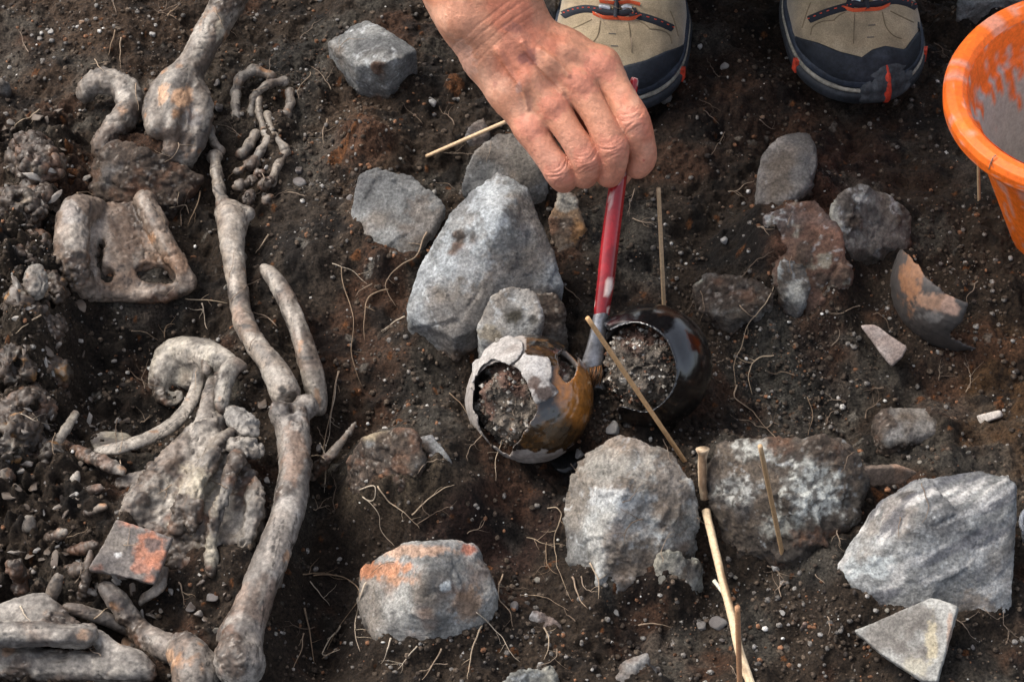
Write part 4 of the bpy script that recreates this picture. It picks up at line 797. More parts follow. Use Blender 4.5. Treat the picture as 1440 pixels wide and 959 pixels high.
# ------------------------------------------------------------------ the hand
M_SKIN = mat('skin', rough=0.42, grain=0.10, gscale=260, bump=0.7, bscale=520, spec=0.45, sss=0.05, bdist=0.0012, mottle=.16, mscale=130)
hc = H(760, 100)
def HL(u, v, w): return (H(u, v, w) - hc) @ BAS.T
def rp(r): return r * S0
HJ = {  # joints: photo u, v, distance in front of the brush plane, radius in photo pixels
 'index': [(846,92,.020,24),(867,128,.023,20),(890,170,.027,22),(900,202,.018,18.5),(903,222,.010,17.5),(896,236,.006,15)],
 'middle': [(812,118,.027,22),(837,159,.031,18.5),(861,206,.029,20.5),(861,234,.019,17),(856,248,.012,16)],
 'ring': [(776,148,.026,21),(801,187,.029,17.5),(824,224,.026,19),(823,243,.016,16),(820,248,.010,15)],
 'little': [(746,180,.018,21),(765,211,.020,18),(786,240,.018,19),(792,250,.010,17),(794,254,.004,14)],
 'thumb': [(745,105,-.004,26),(800,150,-.014,24),(845,195,-.018,20),(866,232,-.016,17),(872,248,-.015,14)]}
lo = HL(500, 285, -.045); hi = HL(925, -200, .09)
lo, hi = np.minimum(lo, hi), np.maximum(lo, hi)
FP = Field(lo, hi, .00095)
def hp(u, v, w, r): return np.array([*HL(u, v, w), rp(r)])
for ch in ([(575,-190,.046,60),(628,-80,.032,54),(662,0,.024,47),(690,42,.020,42)], [(615,-190,.046,62),(672,-70,.034,56),(702,0,.026,44),(718,34,.022,40)], [(578,-190,.032,58),(640,-60,.018,50),(668,10,.012,44),(700,60,.008,40)]):
    q = spline([hp(*p) for p in ch], 5); FP.chain(q[:, :3], q[:, 3], .014)
for (mc, wb) in ((HJ['index'][0], (742,46,.022,34)), (HJ['middle'][0], (722,56,.028,34)), (HJ['ring'][0], (702,68,.024,34)), (HJ['little'][0], (684,82,.016,32))):
    a = hp(*wb); b = hp(*mc); m = (a + b) / 2; m[3] = .92 * (a[3] * .45 + b[3] * .55); q = np.array([a, m, b]); FP.chain(q[:, :3], q[:, 3], .010)
FP.chain([hp(705,70,-.004,30)[:3], hp(790,140,-.010,26)[:3]], [rp(30), rp(26)], .014)     # heel and ball of the thumb
FP.chain([hp(690,90,.004,30)[:3], hp(748,172,.006,24)[:3]], [rp(30), rp(24)], .012)
FP.ell(hp(644,26,.040,1)[:3], rp(22), k=.014)                                             # wrist knuckle
for fn, (dw, r) in {'index': (.004, 20), 'middle': (.004, 20), 'ring': (.0035, 18), 'little': (.003, 18)}.items():
    u, v_, w_, _ = HJ[fn][0]; FP.ell(hp(u, v_, w_ + dw, 1)[:3], rp(r), k=.008)
# tendons
for fn, (u, v_, w_) in {'index': (748,50,.040), 'middle': (730,58,.045), 'ring': (712,70,.041)}.items():
    b = HJ[fn][0]; FP.chain([hp(u, v_, w_, 1)[:3], hp((u + b[0]) / 2, (v_ + b[1]) / 2, (w_ + b[2] + .012) / 2, 1)[:3], hp(b[0], b[1], b[2] + .010, 1)[:3]], [rp(5), rp(5), rp(5)], .009)
UF = None
for fn in ('index', 'middle', 'ring', 'little', 'thumb'):
    G = Field.__new__(Field); G.__dict__.update(FP.__dict__); G.d = np.full(FP.n, .05, np.float32)
    q = spline([hp(*p) for p in HJ[fn]], 4); G.chain(q[:, :3], q[:, 3], .004)
    pip = hp(*HJ[fn][2]); G.ell(pip[:3] + np.array([0, 0, rp(4)]), rp(HJ[fn][2][3] * .86), k=.004)
    if UF is None: UF = G.d
    else: UF = smin(UF, G.d, .0004)
FP.d = smin(FP.d, UF, .0045); del UF
v, f = FP.mesh(); v = relax(v, f, 1, .5)
vw = v @ BAS + hc; n = normals(v, f)
off = .0006 * fbm(v, 55, 3, 3) + .00028 * fbm(v, 230, 3, 5)
for fn in ('index', 'middle', 'ring', 'little'):                                          # creases over the finger joints
    a = hp(*HJ[fn][2])[:3]; ax = hp(*HJ[fn][3])[:3] - hp(*HJ[fn][1])[:3]; ax /= np.linalg.norm(ax); r = v - a; t = r @ ax; side = np.cross(ax, [0, 0, 1.0]); side /= np.linalg.norm(side); sd = r @ side
    rq = random.Random(len(fn) * 7); near = (np.linalg.norm(r, axis=1) < .022) & (r[:, 2] > -.002)
    for (t0, am) in ((-.0062, .00030), (-.0034, .00055), (-.0010, .00070), (.0013, .00060), (.0042, .00045), (.0070, .00025)):
        t0 += rq.uniform(-.0006, .0006); bow = .0026 * (sd / .009) ** 2 * (-1 if t0 < 0 else 1)
        off = off - near * 1.5 * am * np.exp(-((t - t0 - bow + .0011 * fbm(v, 140, 2, rq.randint(0, 99))) / .00085) ** 2) * np.clip(.75 + .9 * fbm(v, 160, 2, rq.randint(0, 99)), 0, 1.3) * np.exp(-(sd / .0095) ** 4)
    off = off + near * .0007 * np.exp(-(t / .005) ** 2 - (sd / .007) ** 2)
ax = HL(760,110,.02) - HL(650,-40,.02); ax /= np.linalg.norm(ax); t = (v - HL(705,45,.03)) @ ax
for (t0, am) in ((-.012, .0007), (-.006, .0008), (.001, .0007), (.007, .0005)):
    off = off - am * np.exp(-((t - t0 + .003 * fbm(v, 40, 2, 15)) / .0009) ** 2) * (.5 + .5 * fbm(v, 50, 2, 16))
for line in ([(735,60),(755,90),(775,108),(792,128)], [(700,70),(722,105),(738,125),(742,150)], [(760,70),(790,95),(800,105)]):           # veins on the back of the hand
    pq = np.array([HL(a, b, .05)[:2] for (a, b) in line]); dmin = np.full(len(v), 1.0)
    for i in range(len(pq) - 1):
        e = pq[i + 1] - pq[i]; tt = np.clip(((v[:, :2] - pq[i]) @ e) / (e @ e), 0, 1); dmin = np.minimum(dmin, np.linalg.norm(v[:, :2] - pq[i] - tt[:, None] * e, axis=1))
    off = off + .0020 * np.exp(-((dmin + .0012 * fbm(v, 90, 2, 18)) / .0020) ** 2) * (n[:, 2] > .2)
v = v + n * off[:, None]; vw = v @ BAS + hc
col = paint(vw, (.54, .245, .148), [((.70,.40,.275),30,.0,.45,.6),((.50,.15,.082),26,-.05,.36,.7)], 7, var=.08, vs=120)
for fn in ('index', 'middle', 'ring', 'little'):
    for ji in (0, 2):
        u, y, _, r = HJ[fn][ji]; col = spots(col, vw, [(u, y, r * 1.2, r * 1.0, (.56, .19, .125), .55)], 3)
col = spots(col, vw, [(742,83,17,13,(.27,.10,.075),.9),(722,38,15,11,(.34,.13,.09),.8),(697,118,5,6,(.42,.17,.12),.6),(729,125,5,8,(.46,.30,.26),.5),(738,110,8,10,(.56,.28,.19),.3),(765,122,20,10,(.50,.21,.14),.3),(905,226,2,2,(.30,.02,.02),.9),(650,90,20,40,(.66,.42,.33),.4)], 7)
pu_, pv_ = proj(vw); col = mixc(col, (.50,.20,.135), .5 * sstep(150, 225, pv_))
person = reg(mk('person', vw, f, M_SKIN, col), 'bare right forearm and hand with age spots, fingers pinching the red brush', 'person')
# nail of the index finger
F = Field(np.minimum(HL(915, 268, -.02), HL(865, 215, .03)), np.maximum(HL(915, 268, -.02), HL(865, 215, .03)), .0006)
F.ell(HL(897, 241, .0065), (rp(13), rp(10.5), rp(13)), k=0)
q, g = F.mesh(); q = q @ BAS + hc
mk('fingernail', q, g, M_SKIN, np.tile(np.array([.62, .44, .38]), (len(q), 1)), root=person)

# ------------------------------------------------------------------ shoes
from mathutils.bvhtree import BVHTree
M_SUEDE = mat('tan_suede', rough=0.95, grain=0.22, gscale=900, bump=0.35, bscale=1500, spec=0.15, sheen=0.3, bdist=0.0006, mottle=.28, mscale=60)
M_RUB = mat('navy_rubber', rough=0.66, grain=0.35, gscale=300, bump=0.3, bscale=500, spec=0.35, bdist=0.0008, mottle=.4, mscale=70)
M_WEB = mat('webbing', rough=0.8, grain=0.2, gscale=900, bump=0.4, bscale=1200, bdist=0.0005)
toe = P(1221, 149, 0.0); toe[2] = float(macro(toe[0], toe[1])) + .004
ANG = math.radians(7)
def sloc(x, y, z):
    return toe + np.array([x * math.cos(ANG) - y * math.sin(ANG), x * math.sin(ANG) + y * math.cos(ANG), z])
SL = .285; SW = .0565
def halfw(s):
    s = np.clip(s, 0, SL); a = np.where(s < .075, SW * np.maximum(1 - (1 - s / .075) ** 2.5, 0) ** (1 / 2.1), SW)
    a = np.where(s > .075, SW - (SW - .036) * sstep(.09, .19, s), a); e = (SL - s) / .05
    return np.where(s > SL - .05, a * np.maximum(1 - (1 - e) ** 2, 0) ** .5, a)
def toph(s): return .020 + np.interp(s, [0, .004, .012, .03, .055, .08, .12, .16, .22, SL - .01, SL], [.006, .014, .023, .034, .041, .049, .068, .090, .090, .086, .070])
def supper(s, t):
    c, q = math.cos(t), math.sin(t); hw = float(halfw(s)); hh = float(toph(s))
    x = hw * math.copysign(abs(c) ** .72, c); z = .018 + (hh - .018) * abs(q) ** .80
    return sloc(x, s, z)
ns, ntt = 90, 56; ss = SL * (np.linspace(0, 1, ns) ** 1.25); V = []; 
for s in ss:
    for k in range(ntt): V.append(supper(s, math.pi * k / (ntt - 1)))
V = np.array(V); Fq = np.array([(i * ntt + k, i * ntt + k + 1, (i + 1) * ntt + k + 1, (i + 1) * ntt + k) for i in range(ns - 1) for k in range(ntt - 1) if not (ss[i] > .16 and ss[i] < SL - .03 and .22 < k / (ntt - 1) < .78)])
n = normals(V, Fq)
if (n[:, 2].sum() < 0): Fq = Fq[:, ::-1]; n = -n
V = V + n * (.0012 * fbm(V, 38, 3, 3))[:, None]
shoe = empty('shoe', toe, 'tan suede hiking shoe with navy rubber toe cap, fully seen in front of the bucket', 'shoe', 'pair of hiking shoes')
col = paint(V, (.25, .195, .125), [((.32,.26,.175),40,.0,.4,.6),((.17,.128,.08),30,.1,.45,.6)], 31, var=.15)
mk('upper', V, Fq, M_SUEDE, col, root=shoe)
BV = BVHTree.FromPolygons([tuple(q) for q in V], [tuple(int(j) for j in q) for q in Fq])
def hit(u, v, off=0.0):
    d = Vector(ray(u, v)).normalized(); loc, nn, idx, ds = BV.ray_cast(Vector(CAM), d)
    if loc is None:
        # just outside the outline: the nearest surface point to the ray
        p = Vector(PD(u, v, depth_of(toe + np.array([0, .05, .04])))); loc, nn, idx, ds = BV.find_nearest(p)
    nn = np.array(nn); nn = nn if nn @ FWD < 0.3 else -nn
    return np.array(loc) + nn * off, nn
def patch(name, us, up, low, m, colr, off=.0016, nv=14, root=None, seed=1, groove=0):
    A = []; N = []
    for u in us:
        a, b = np.interp(u, *zip(*up)), np.interp(u, *zip(*low))
        for j in range(nv):
            p, nn = hit(u, a + (b - a) * j / (nv - 1)); A.append(p); N.append(nn)
    A = np.array(A); N = np.array(N); nu = len(us)
    edge = np.array([(min(j, nv - 1 - j, i, nu - 1 - i) == 0) for i in range(nu) for j in range(nv)])
    o_ = np.full(len(A), off)
    if groove:
        jj = np.tile(np.arange(nv), nu); i_ = np.repeat(np.arange(nu), nv); o_ = o_ - .0016 * ((i_ % 5 == 0) | (jj % 4 == 0))
    T = A + N * np.where(edge, -.0006, o_)[:, None]
    q = np.array([(i * nv + j, i * nv + j + 1, (i + 1) * nv + j + 1, (i + 1) * nv + j) for i in range(nu - 1) for j in range(nv - 1)])
    nn = normals(T, q)
    if (nn @ FWD).sum() > 0: q = q[:, ::-1]
    return mk(name, T, q, m, paint(T, colr, [(tuple(np.array(colr) * 1.6 + .01), 50, .05, .4, .5)], seed), root=root)
CAPU = [(1117,50),(1127,54),(1151,60),(1180,72),(1212,80),(1227,69),(1245,64),(1272,69),(1288,47),(1300,32),(1310,24)]
CAPL = [(1117,62),(1130,82),(1145,97),(1165,113),(1190,126),(1225,134),(1262,130),(1285,116),(1300,95),(1310,60)]
patch('toe_cap', np.linspace(1118, 1309, 70), CAPU, CAPL, M_RUB, (.011, .014, .020), nv=24, root=shoe, seed=3)
def band(name, z0, z1, out0, out1, m, colr, root, bulge=0.0, seed=1):                       # ring round the whole sole
    V = []; rows = 7; per = []
    s1 = SL * (np.linspace(0, 1, 80) ** 1.4)
    for s in s1: per.append((float(halfw(s)), s))
    for s in s1[::-1][1:-1]: per.append((-float(halfw(s)), s))
    per = np.array(per); nx_ = np.roll(per, -1, 0) - np.roll(per, 1, 0); nr = np.stack([nx_[:, 1], -nx_[:, 0]], 1); nr /= np.maximum(np.linalg.norm(nr, axis=1, keepdims=True), 1e-9)
    if (nr * (per - per.mean(0))).sum() < 0: nr = -nr
    for j in range(rows):
        t = j / (rows - 1); o_ = out0 + (out1 - out0) * t + bulge * math.sin(math.pi * t)
        if j in (0, rows - 1): o_ -= .002
        for (p, q) in zip(per, nr): V.append(sloc(p[0] + q[0] * o_, p[1] + q[1] * o_, z0 + (z1 - z0) * t))
    n_ = len(per); Fl = [(j * n_ + i, j * n_ + (i + 1) % n_, (j + 1) * n_ + (i + 1) % n_, (j + 1) * n_ + i) for j in range(rows - 1) for i in range(n_)]
    Fl.append(tuple(range(n_ - 1, -1, -1))); Fl.append(tuple(range((rows - 1) * n_, rows * n_)))
    V = np.array(V); return mk(name, V, Fl, m, paint(V, colr, [(tuple(np.array(colr) * 1.5 + .01), 40, .05, .4, .6)], seed), root=root)
band('outsole', 0, .014, .0035, .0055, M_RUB, (.018, .021, .026), shoe, .001, 5)
band('midsole', .0145, .0190, .0036, .0028, M_RUB, (.24, .225, .185), shoe, .0006, 6)
band('rand', .019, .027, .0028, .0012, M_RUB, (.018, .024, .036), shoe, .0008, 7)
def front(xc, wd, z0, z1, out, name, colr, m=M_RUB, groove=False, seed=3, root=shoe, n_=28):  # a moulding wrapped round the front of the sole
    V = []; nv = 12
    for i in range(n_):
        x = xc + wd * (i / (n_ - 1) - .5)
        s = float(np.interp(abs(x), halfw(np.linspace(0, .075, 200)), np.linspace(0, .075, 200)))
        e = math.sin(math.pi * i / (n_ - 1)) ** .6
        nrm = np.array([x / .05, -1 + abs(x) / .06]); nrm /= np.linalg.norm(nrm)
        for j in range(nv):
            t = j / (nv - 1); o_ = out * e * (math.sin(math.pi * (.12 + .88 * t)) ** .5 if t < 1 else 0) 
            if groove and 2 < i < n_ - 3 and 2 < j < nv - 3 and (i % 4 == 0 or j % 4 == 0): o_ -= .0022
            if i in (0, n_ - 1) or j in (0, nv - 1): o_ = .002
            V.append(sloc(x + nrm[0] * o_, s + nrm[1] * o_ + .010 * t * t, z0 + (z1 - z0) * t * (.6 + .4 * e)))
    q = [(i * nv + j, (i + 1) * nv + j, (i + 1) * nv + j + 1, i * nv + j + 1) for i in range(n_ - 1) for j in range(nv - 1)]
    V = np.array(V); return mk(name, V, q, m, paint(V, colr, [(tuple(np.array(colr) * 1.5 + .01), 60, .05, .4, .6)], seed), root=root)
front(.012, .062, .002, .040, .0105, 'toe_bumper', (.045, .050, .056), groove=True)
front(.012, .0090, .001, .040, .0120, 'red_tab', (.48, .045, .022), n_=8)
for sx in (-1, 1):
    x = sx * .0545; V = []
    for (y0, z0) in ((.040, .004), (.046, .004), (.045, .018), (.040, .018)):
        for o_ in (.000, .0050): V.append(sloc(sx * (float(halfw(y0)) + .0015 + o_), y0 - .001, z0))
    V = np.array(V); mk('red_tab', V, [(1, 3, 5, 7), (0, 6, 4, 2), (0, 2, 3, 1), (2, 4, 5, 3), (4, 6, 7, 5), (6, 0, 1, 7)], M_RUB, np.tile(np.array([.55, .06, .03]), (8, 1)), root=shoe, smooth=False)
def strip(name, line, wpx, m, colr, off=.0022, root=shoe, n_=5, flat=True):
    pts = spline([(u, v_, 0) for (u, v_) in line], 6)[:, :2]; V = []
    for i, (u, v_) in enumerate(pts):
        t = pts[min(i + 1, len(pts) - 1)] - pts[max(i - 1, 0)]; t /= np.linalg.norm(t); nr = np.array([-t[1], t[0]])
        for j in range(n_):
            a = (j / (n_ - 1) - .5) * wpx; p, nn = hit(u + nr[0] * a, v_ + nr[1] * a, off if 0 < j < n_ - 1 else -.0004); V.append(p)
    q = np.array([(i * n_ + j, i * n_ + j + 1, (i + 1) * n_ + j + 1, (i + 1) * n_ + j) for i in range(len(pts) - 1) for j in range(n_ - 1)])
    V = np.array(V); nn = normals(V, q)
    if (nn @ FWD).sum() > 0: q = q[:, ::-1]
    return mk(name, V, q, m, np.tile(np.array(colr), (len(V), 1)), root=root)
for line in ([(1138,28),(1160,19),(1186,11),(1200,8)], [(1238,4),(1258,1),(1275,4),(1288,10)]): 
    st = strip('lace_strap', line, 12, M_WEB, (.012, .014, .02))
    pts = spline([(a, b, 0) for (a, b) in line], 8)[:, :2]; i = 0
    while i < len(pts) - 2:
        strip_ = strip('stitch', [tuple(pts[i]), tuple(pts[i + 1])], 2.6, M_WEB, (.62, .07, .03), off=.0034, root=st, n_=3); i += 3
strip('lace_strap', [(1190,4),(1218,8),(1246,3)], 10, M_WEB, (.012, .014, .02), off=.003)
strip('lace_strap', [(1216,-14),(1218,4),(1220,16)], 9, M_WEB, (.012, .014, .02), off=.0045)
for line in ([(1186,12),(1200,16),(1218,15),(1236,14),(1250,8)], [(1184,-4),(1200,-8),(1218,-6),(1240,-9)]): strip('cord', line, 3, M_WEB, (.60, .09, .03), off=.0045, n_=3)
for line in ([(1196,2),(1203,0),(1210,3)], [(1226,2),(1234,0),(1241,0)]): strip('eyelet', line, 9, M_METAL, (.42, .44, .48), off=.0040)
SEAM = (.14, .105, .065)
for line in ([(1202,20),(1201,40),(1200,62)], [(1241,18),(1246,38),(1256,50),(1268,55)], [(1140,50),(1143,38),(1155,31),(1174,29)], [(1252,16),(1268,24),(1285,32)], [(1128,40),(1134,20),(1140,4)], [(1172,29),(1180,22),(1188,18)]):
    strip('seam', line, 2.4, M_SUEDE, SEAM, off=.0009, n_=3)
for (u, v_) in ((1226, 36), (1224, 53)): strip('embossed_mark', [(u - 5, v_), (u + 5, v_ - .5)], 3.0, M_SUEDE, (.10, .085, .07), off=.0008, n_=3)
# sock filling the opening
F = Field(sloc(0, .2, .05) - .09, sloc(0, .2, .05) + np.array([.09, .09, .16]), .003)
F.chain([sloc(0, .13, .055), sloc(0, .20, .075), sloc(0, .225, .17)], [.036, .040, .042], .02); q, g = F.mesh()
mk('sock', q, g, M_WEB, np.tile(np.array([.05, .05, .055]), (len(q), 1)), root=shoe)
def copy_tree(o, parent=None):
    c = o.copy(); COL.objects.link(c); c.parent = parent
    for ch in list(o.children): copy_tree(ch, c)
    return c
kids = list(shoe.children)
sh2 = copy_tree(shoe); t2 = P(860, 164, 0.0); t2[2] = float(macro(t2[0], t2[1])) + .004
sh2.location = t2; sh2.scale = (-1, 1, 1); sh2['label'] = 'tan suede hiking shoe half hidden behind the fingers'

# ------------------------------------------------------------------ the digger's body, squatting above the frame
M_CLOTH = mat('dark_cloth', rough=0.9, grain=0.2, gscale=300, bump=0.3, bscale=400)
def bodypart(name, lo, hi, chains, colr, m, h=.013, ells=(), k=.05):
    F = Field(np.array(lo), np.array(hi), h)
    for (pts, rs_) in chains: F.chain(np.array(pts), rs_, k)
    for (c_, r_) in ells: F.ell(np.array(c_), r_, k=k * .4)
    q, g = F.mesh(); q = disp(q, g, [(9, .008 if m is M_CLOTH else 0, 3)], 5); return mk(name, q, g, m, np.tile(np.array(colr), (len(q), 1)), root=person)
aR, aL = sh2.location, toe; hx = (aR[0] + aL[0]) / 2
el = H(560, -215, .05); shR = np.array([hx - .19, .66, .74]); shL = np.array([hx + .19, .66, .74])
legs = []
for p in (np.array(aR), aL): 
    an = np.array([p[0], p[1] + .215, .12]); kn = np.array([p[0] + (p[0] - hx) * .35, p[1] + .06, .47]); hp_ = np.array([hx + (p[0] - hx) * .7, .80, .34])
    legs.append(([an, (an + kn) / 2 + np.array([0, .02, 0]), kn], [.055, .065, .070])); legs.append(([kn, (kn + hp_) / 2, hp_], [.075, .085, .10]))
bodypart('trousers', (hx - .40, .25, .05), (hx + .40, 1.0, .62), legs + [([(hx - .08, .82, .36), (hx + .08, .82, .36)], [.13, .13])], (.035, .038, .045), M_CLOTH)
elL = np.array([hx + .30, .52, .50]); hL = np.array([hx + .16, .42, .53])
bodypart('jacket', (hx - .48, .28, .25), (hx + .48, 1.0, .98), [([(hx, .82, .42), (hx, .76, .58), (hx, .68, .72)], [.14, .15, .14]), ([shR + np.array([.04, 0, 0]), shL - np.array([.04, 0, 0])], [.09, .09]), ([shR, (shR + el) / 2, el + np.array([0, .02, .03])], [.075, .065, .058]), ([shL, (shL + elL) / 2, elL, hL], [.075, .065, .058, .045])], (.05, .06, .075), M_CLOTH)
bodypart('head', (hx - .14, .36, .72), (hx + .14, .80, 1.14), [([(hx, .67, .78), (hx, .62, .88)], [.058, .055])], (.66, .36, .25), M_SKIN, h=.004, k=.02,
    ells=[((hx, .58, .97), (.076, .095, .105)), ((hx, .515, .92), (.05, .045, .05)), ((hx, .482, .955), (.013, .018, .022)), ((hx - .078, .59, .965), (.012, .022, .032)), ((hx + .078, .59, .965), (.012, .022, .032)), ((hx - .03, .492, .985), (.014, .010, .008)), ((hx + .03, .492, .985), (.014, .010, .008)), ((hx, .487, .915), (.024, .012, .010))])
bodypart('hair', (hx - .14, .40, .84), (hx + .14, .80, 1.16), [], (.06, .05, .045), M_CLOTH, h=.004, k=.02, ells=[((hx, .605, 1.005), (.086, .095, .088)), ((hx, .64, .96), (.082, .07, .085))])

# ------------------------------------------------------------------ bucket
M_PLAS = mat('orange_plastic', rough=0.5, grain=0.16, gscale=260, bump=0.25, bscale=300, spec=0.4, bdist=0.0008, mottle=.14, mscale=60)
bc = P(1527, 128, .165); bg_ = float(macro(bc[0], bc[1]))
bb = np.array([bc[0], bc[1], bg_ - .002]); hb = .167
def lathe(prof, c, seg=120):
    V = np.array([[c[0] + r * math.cos(2 * math.pi * k / seg), c[1] + r * math.sin(2 * math.pi * k / seg), c[2] + z] for (r, z) in prof for k in range(seg)])
    Fq = np.array([(i * seg + k, i * seg + (k + 1) % seg, (i + 1) * seg + (k + 1) % seg, (i + 1) * seg + k) for i in range(len(prof) - 1) for k in range(seg)])
    return V, Fq
def dense(pr, n):
    pr = np.array(pr); d = np.r_[0, np.cumsum(np.linalg.norm(np.diff(pr, axis=0), axis=1))]; t = np.unique(np.r_[d, np.linspace(0, d[-1], n)])
    return np.stack([np.interp(t, d, pr[:, 0]), np.interp(t, d, pr[:, 1])], 1)
bucket = empty('bucket', bb, 'orange plastic bucket smeared inside with grey mortar', 'bucket')
OR = (.80, .150, .012)
def mortar(V, inner, seed):
    col = paint(V, OR, [((.62,.10,.012),18,.05,.45,.5)], seed, var=.06); a = np.arctan2(V[:, 1] - bb[1], V[:, 0] - bb[0])
    cyl = np.stack([a * .10 * 2.2, 0 * a, (V[:, 2] - bb[2]) * .55], 1); nz = fbm(cyl, 60, 4, seed + 2); lowz = (V[:, 2] - bb[2]) / hb
    t = np.maximum(sstep(.22, .36, nz) * .7, .7 * sstep(.40, .5, fbm(V, 260, 3, seed + 6)))
    t = np.where(inner, np.maximum(sstep(.12, .26, nz) * .9, sstep(.0, .10, nz * .45 + .90 - lowz)), t * .6)
    return mixc(col, (.40, .385, .355), t)
V, Fq = lathe(dense([(.001, .0), (.053, .0), (.055, .003), (.0955, hb - .012), (.0965, hb - .004)], 60), bb)
mk('outer_wall', V, Fq[:, ::-1][:, ::-1], M_PLAS, mortar(V, np.zeros(len(V), bool), 3), root=bucket)
V, Fq = lathe(dense([(.0940, hb + .001), (.0895, hb - .020), (.0870, hb - .030), (.0835, hb - .032), (.052, .005), (.001, .005)], 90), bb)
V = V + (normals(V, Fq) * (.0007 * fbm(V, 90, 3, 8))[:, None]); mk('inner_wall', V, Fq, M_PLAS, mortar(V, np.ones(len(V), bool), 5), root=bucket)
pr = [(r_ - .008, z_) for (r_, z_) in [(.1040, hb - .006), (.1150, hb - .008), (.1190, hb - .012), (.1215, hb - .008), (.1215, hb + .000), (.1190, hb + .005), (.1120, hb + .0065), (.1060, hb + .005), (.1018, hb + .000)]]
V, Fq = lathe(dense(pr, 30), bb); mk('rim', V, Fq, M_PLAS, mortar(V, np.zeros(len(V), bool), 9), root=bucket)
bucket.rotation_euler = (0, math.radians(-6), 0); bucket.location.x += .018
# little clear plastic cup at the foot of the banded boulder
M_CUP = bpy.data.materials.new('clear_plastic'); M_CUP.use_nodes = True; b_ = M_CUP.node_tree.nodes['Principled BSDF']; b_.inputs['Base Color'].default_value = (.85, .88, .92, 1); b_.inputs['Transmission Weight'].default_value = .85; b_.inputs['Roughness'].default_value = .15; b_.inputs['IOR'].default_value = 1.4
cc = Q(1459, 768, 0.0); V, Fq = lathe(dense([(.001, 0), (.013, 0), (.0165, .028), (.0185, .029), (.0185, .031), (.0155, .031), (.012, .0015), (.001, .0015)], 30), cc, 48)
reg(mk('plastic_cup', V, Fq, M_CUP), 'small clear plastic cup beside the banded boulder', 'cup')

# ------------------------------------------------------------------ sticks
M_WOOD = mat('pale_wood', rough=0.7, grain=0.2, gscale=400, bump=0.25, bscale=500, spec=0.3, bdist=0.0006)
def upright(ub, vb, ut, vt, lean=0.0, base_h=-.004):
    b = Q(ub, vb, base_h); d = ray(ut, vt); t = (b[1] + lean - CAM[1]) / d[1]; return b, CAM + d * t
def stick(name, a, b, r0, r1, label, cat='stick', base=(.50, .32, .17), seed=1, wob=0.0, n_=24, layers=None, knob=0.0):
    t = np.linspace(0, 1, n_)[:, None]; p = a + (b - a) * t; rs_ = r0 + (r1 - r0) * t[:, 0]
    if wob: p = p + wob * np.stack([fbm(np.c_[t * 3, t * 0, t * 0 + k], 1, 2, seed + k) for k in range(3)], 1)
    if knob: rs_ = rs_ * (1 + .10 * fbm(p, 160, 2, seed)) + knob * np.exp(-((t[:, 0] - 1) / .07) ** 2)
    v, f = tube(p, rs_, 12); q = (v - a) * 1.0; al = (b - a) / np.linalg.norm(b - a); s_ = q @ al; q = q - np.outer(s_ * .93, al)
    col = paint(q, base, layers or [((.36,.21,.10),140,.05,.4,.6),((.60,.42,.25),90,.05,.4,.5)], seed, vs=100)
    return reg(mk(name, v, f, M_WOOD, col), label, cat)
a, b = Q(600, 220, .010), Q(712, 171, .060); stick('stick', a, b, .0017, .0017, 'thin wooden skewer lying tilted below the hand, tip on gravel', base=(.52,.36,.22), seed=3)
a, b = upright(934, 436, 926, 265, .02); stick('stick', a, b, .0017, .0017, 'thin wooden skewer standing upright behind the black pot', seed=5, base=(.44,.30,.18))
a, b = upright(968, 656, 826, 447, .022); stick('stick', a, b, .0019, .0019, 'thin wooden skewer slanting across in front of the black pot', seed=7, base=(.54,.33,.16))
a, b = upright(1104, 797, 1069, 627, -.01); stick('stick', a, b, .0018, .0018, 'thin wooden skewer leaning over the white-crusted mound', seed=9, base=(.36,.25,.14))
a, b = upright(1377, 290, 1375, 196, .01); stick('stick', a, b, .0014, .0014, 'thin wooden skewer standing under the bucket rim', seed=11, base=(.45,.32,.17))
a, b = upright(1041, 985, 1037, 853, .02); stick('stick', a, b, .0020, .0020, 'reddish wooden skewer crossing the mottled twig', seed=13, base=(.36,.19,.10))
stick('stick', Q(1004, 816, .012), Q(1022, 840, .006), .0016, .0014, 'short white splinter of wood beside the mottled twig', seed=15, base=(.66,.62,.50))
TW = [((.62,.52,.36),80,.0,.4,.7),((.12,.065,.032),170,.02,.22,.85)]
stick('twig', Q(1066, 990, .006), Q(991, 714, .020), .0036, .0029, 'long pale peeled twig with brown mottling', 'twig', base=(.58,.44,.28), seed=17, wob=.004, n_=60, layers=TW, knob=.0006)
stick('twig', Q(990, 702, .020), Q(987, 630, .045), .0030, .0036, 'short pale peeled twig with a flared knob end', 'twig', base=(.56,.42,.28), seed=19, wob=.001, n_=30, layers=TW, knob=.0018)

# ------------------------------------------------------------------ water film by the amber pot
M_WATER = bpy.data.materials.new('water'); M_WATER.use_nodes = True; b_ = M_WATER.node_tree.nodes['Principled BSDF']; b_.inputs['Base Color'].default_value = (.02, .02, .02, 1); b_.inputs['Roughness'].default_value = .03; b_.inputs['IOR'].default_value = 1.33; b_.inputs['Transmission Weight'].default_value = .5
wc = Q(797, 652, .004); F = Field(wc - .022, wc + .022, .0009); F.ell(wc, (.012, .010, .004), k=.003); F.ell(wc + np.array([.008, .006, 0]), (.007, .008, .004), k=.003); F.ell(wc + np.array([-.009, .004, 0]), (.006, .005, .0035), k=.003)
q, g = F.mesh(); o = mk('puddle', q, g, M_WATER); reg(o, 'tiny glinting puddle of water at the foot of the amber pot', 'puddle')

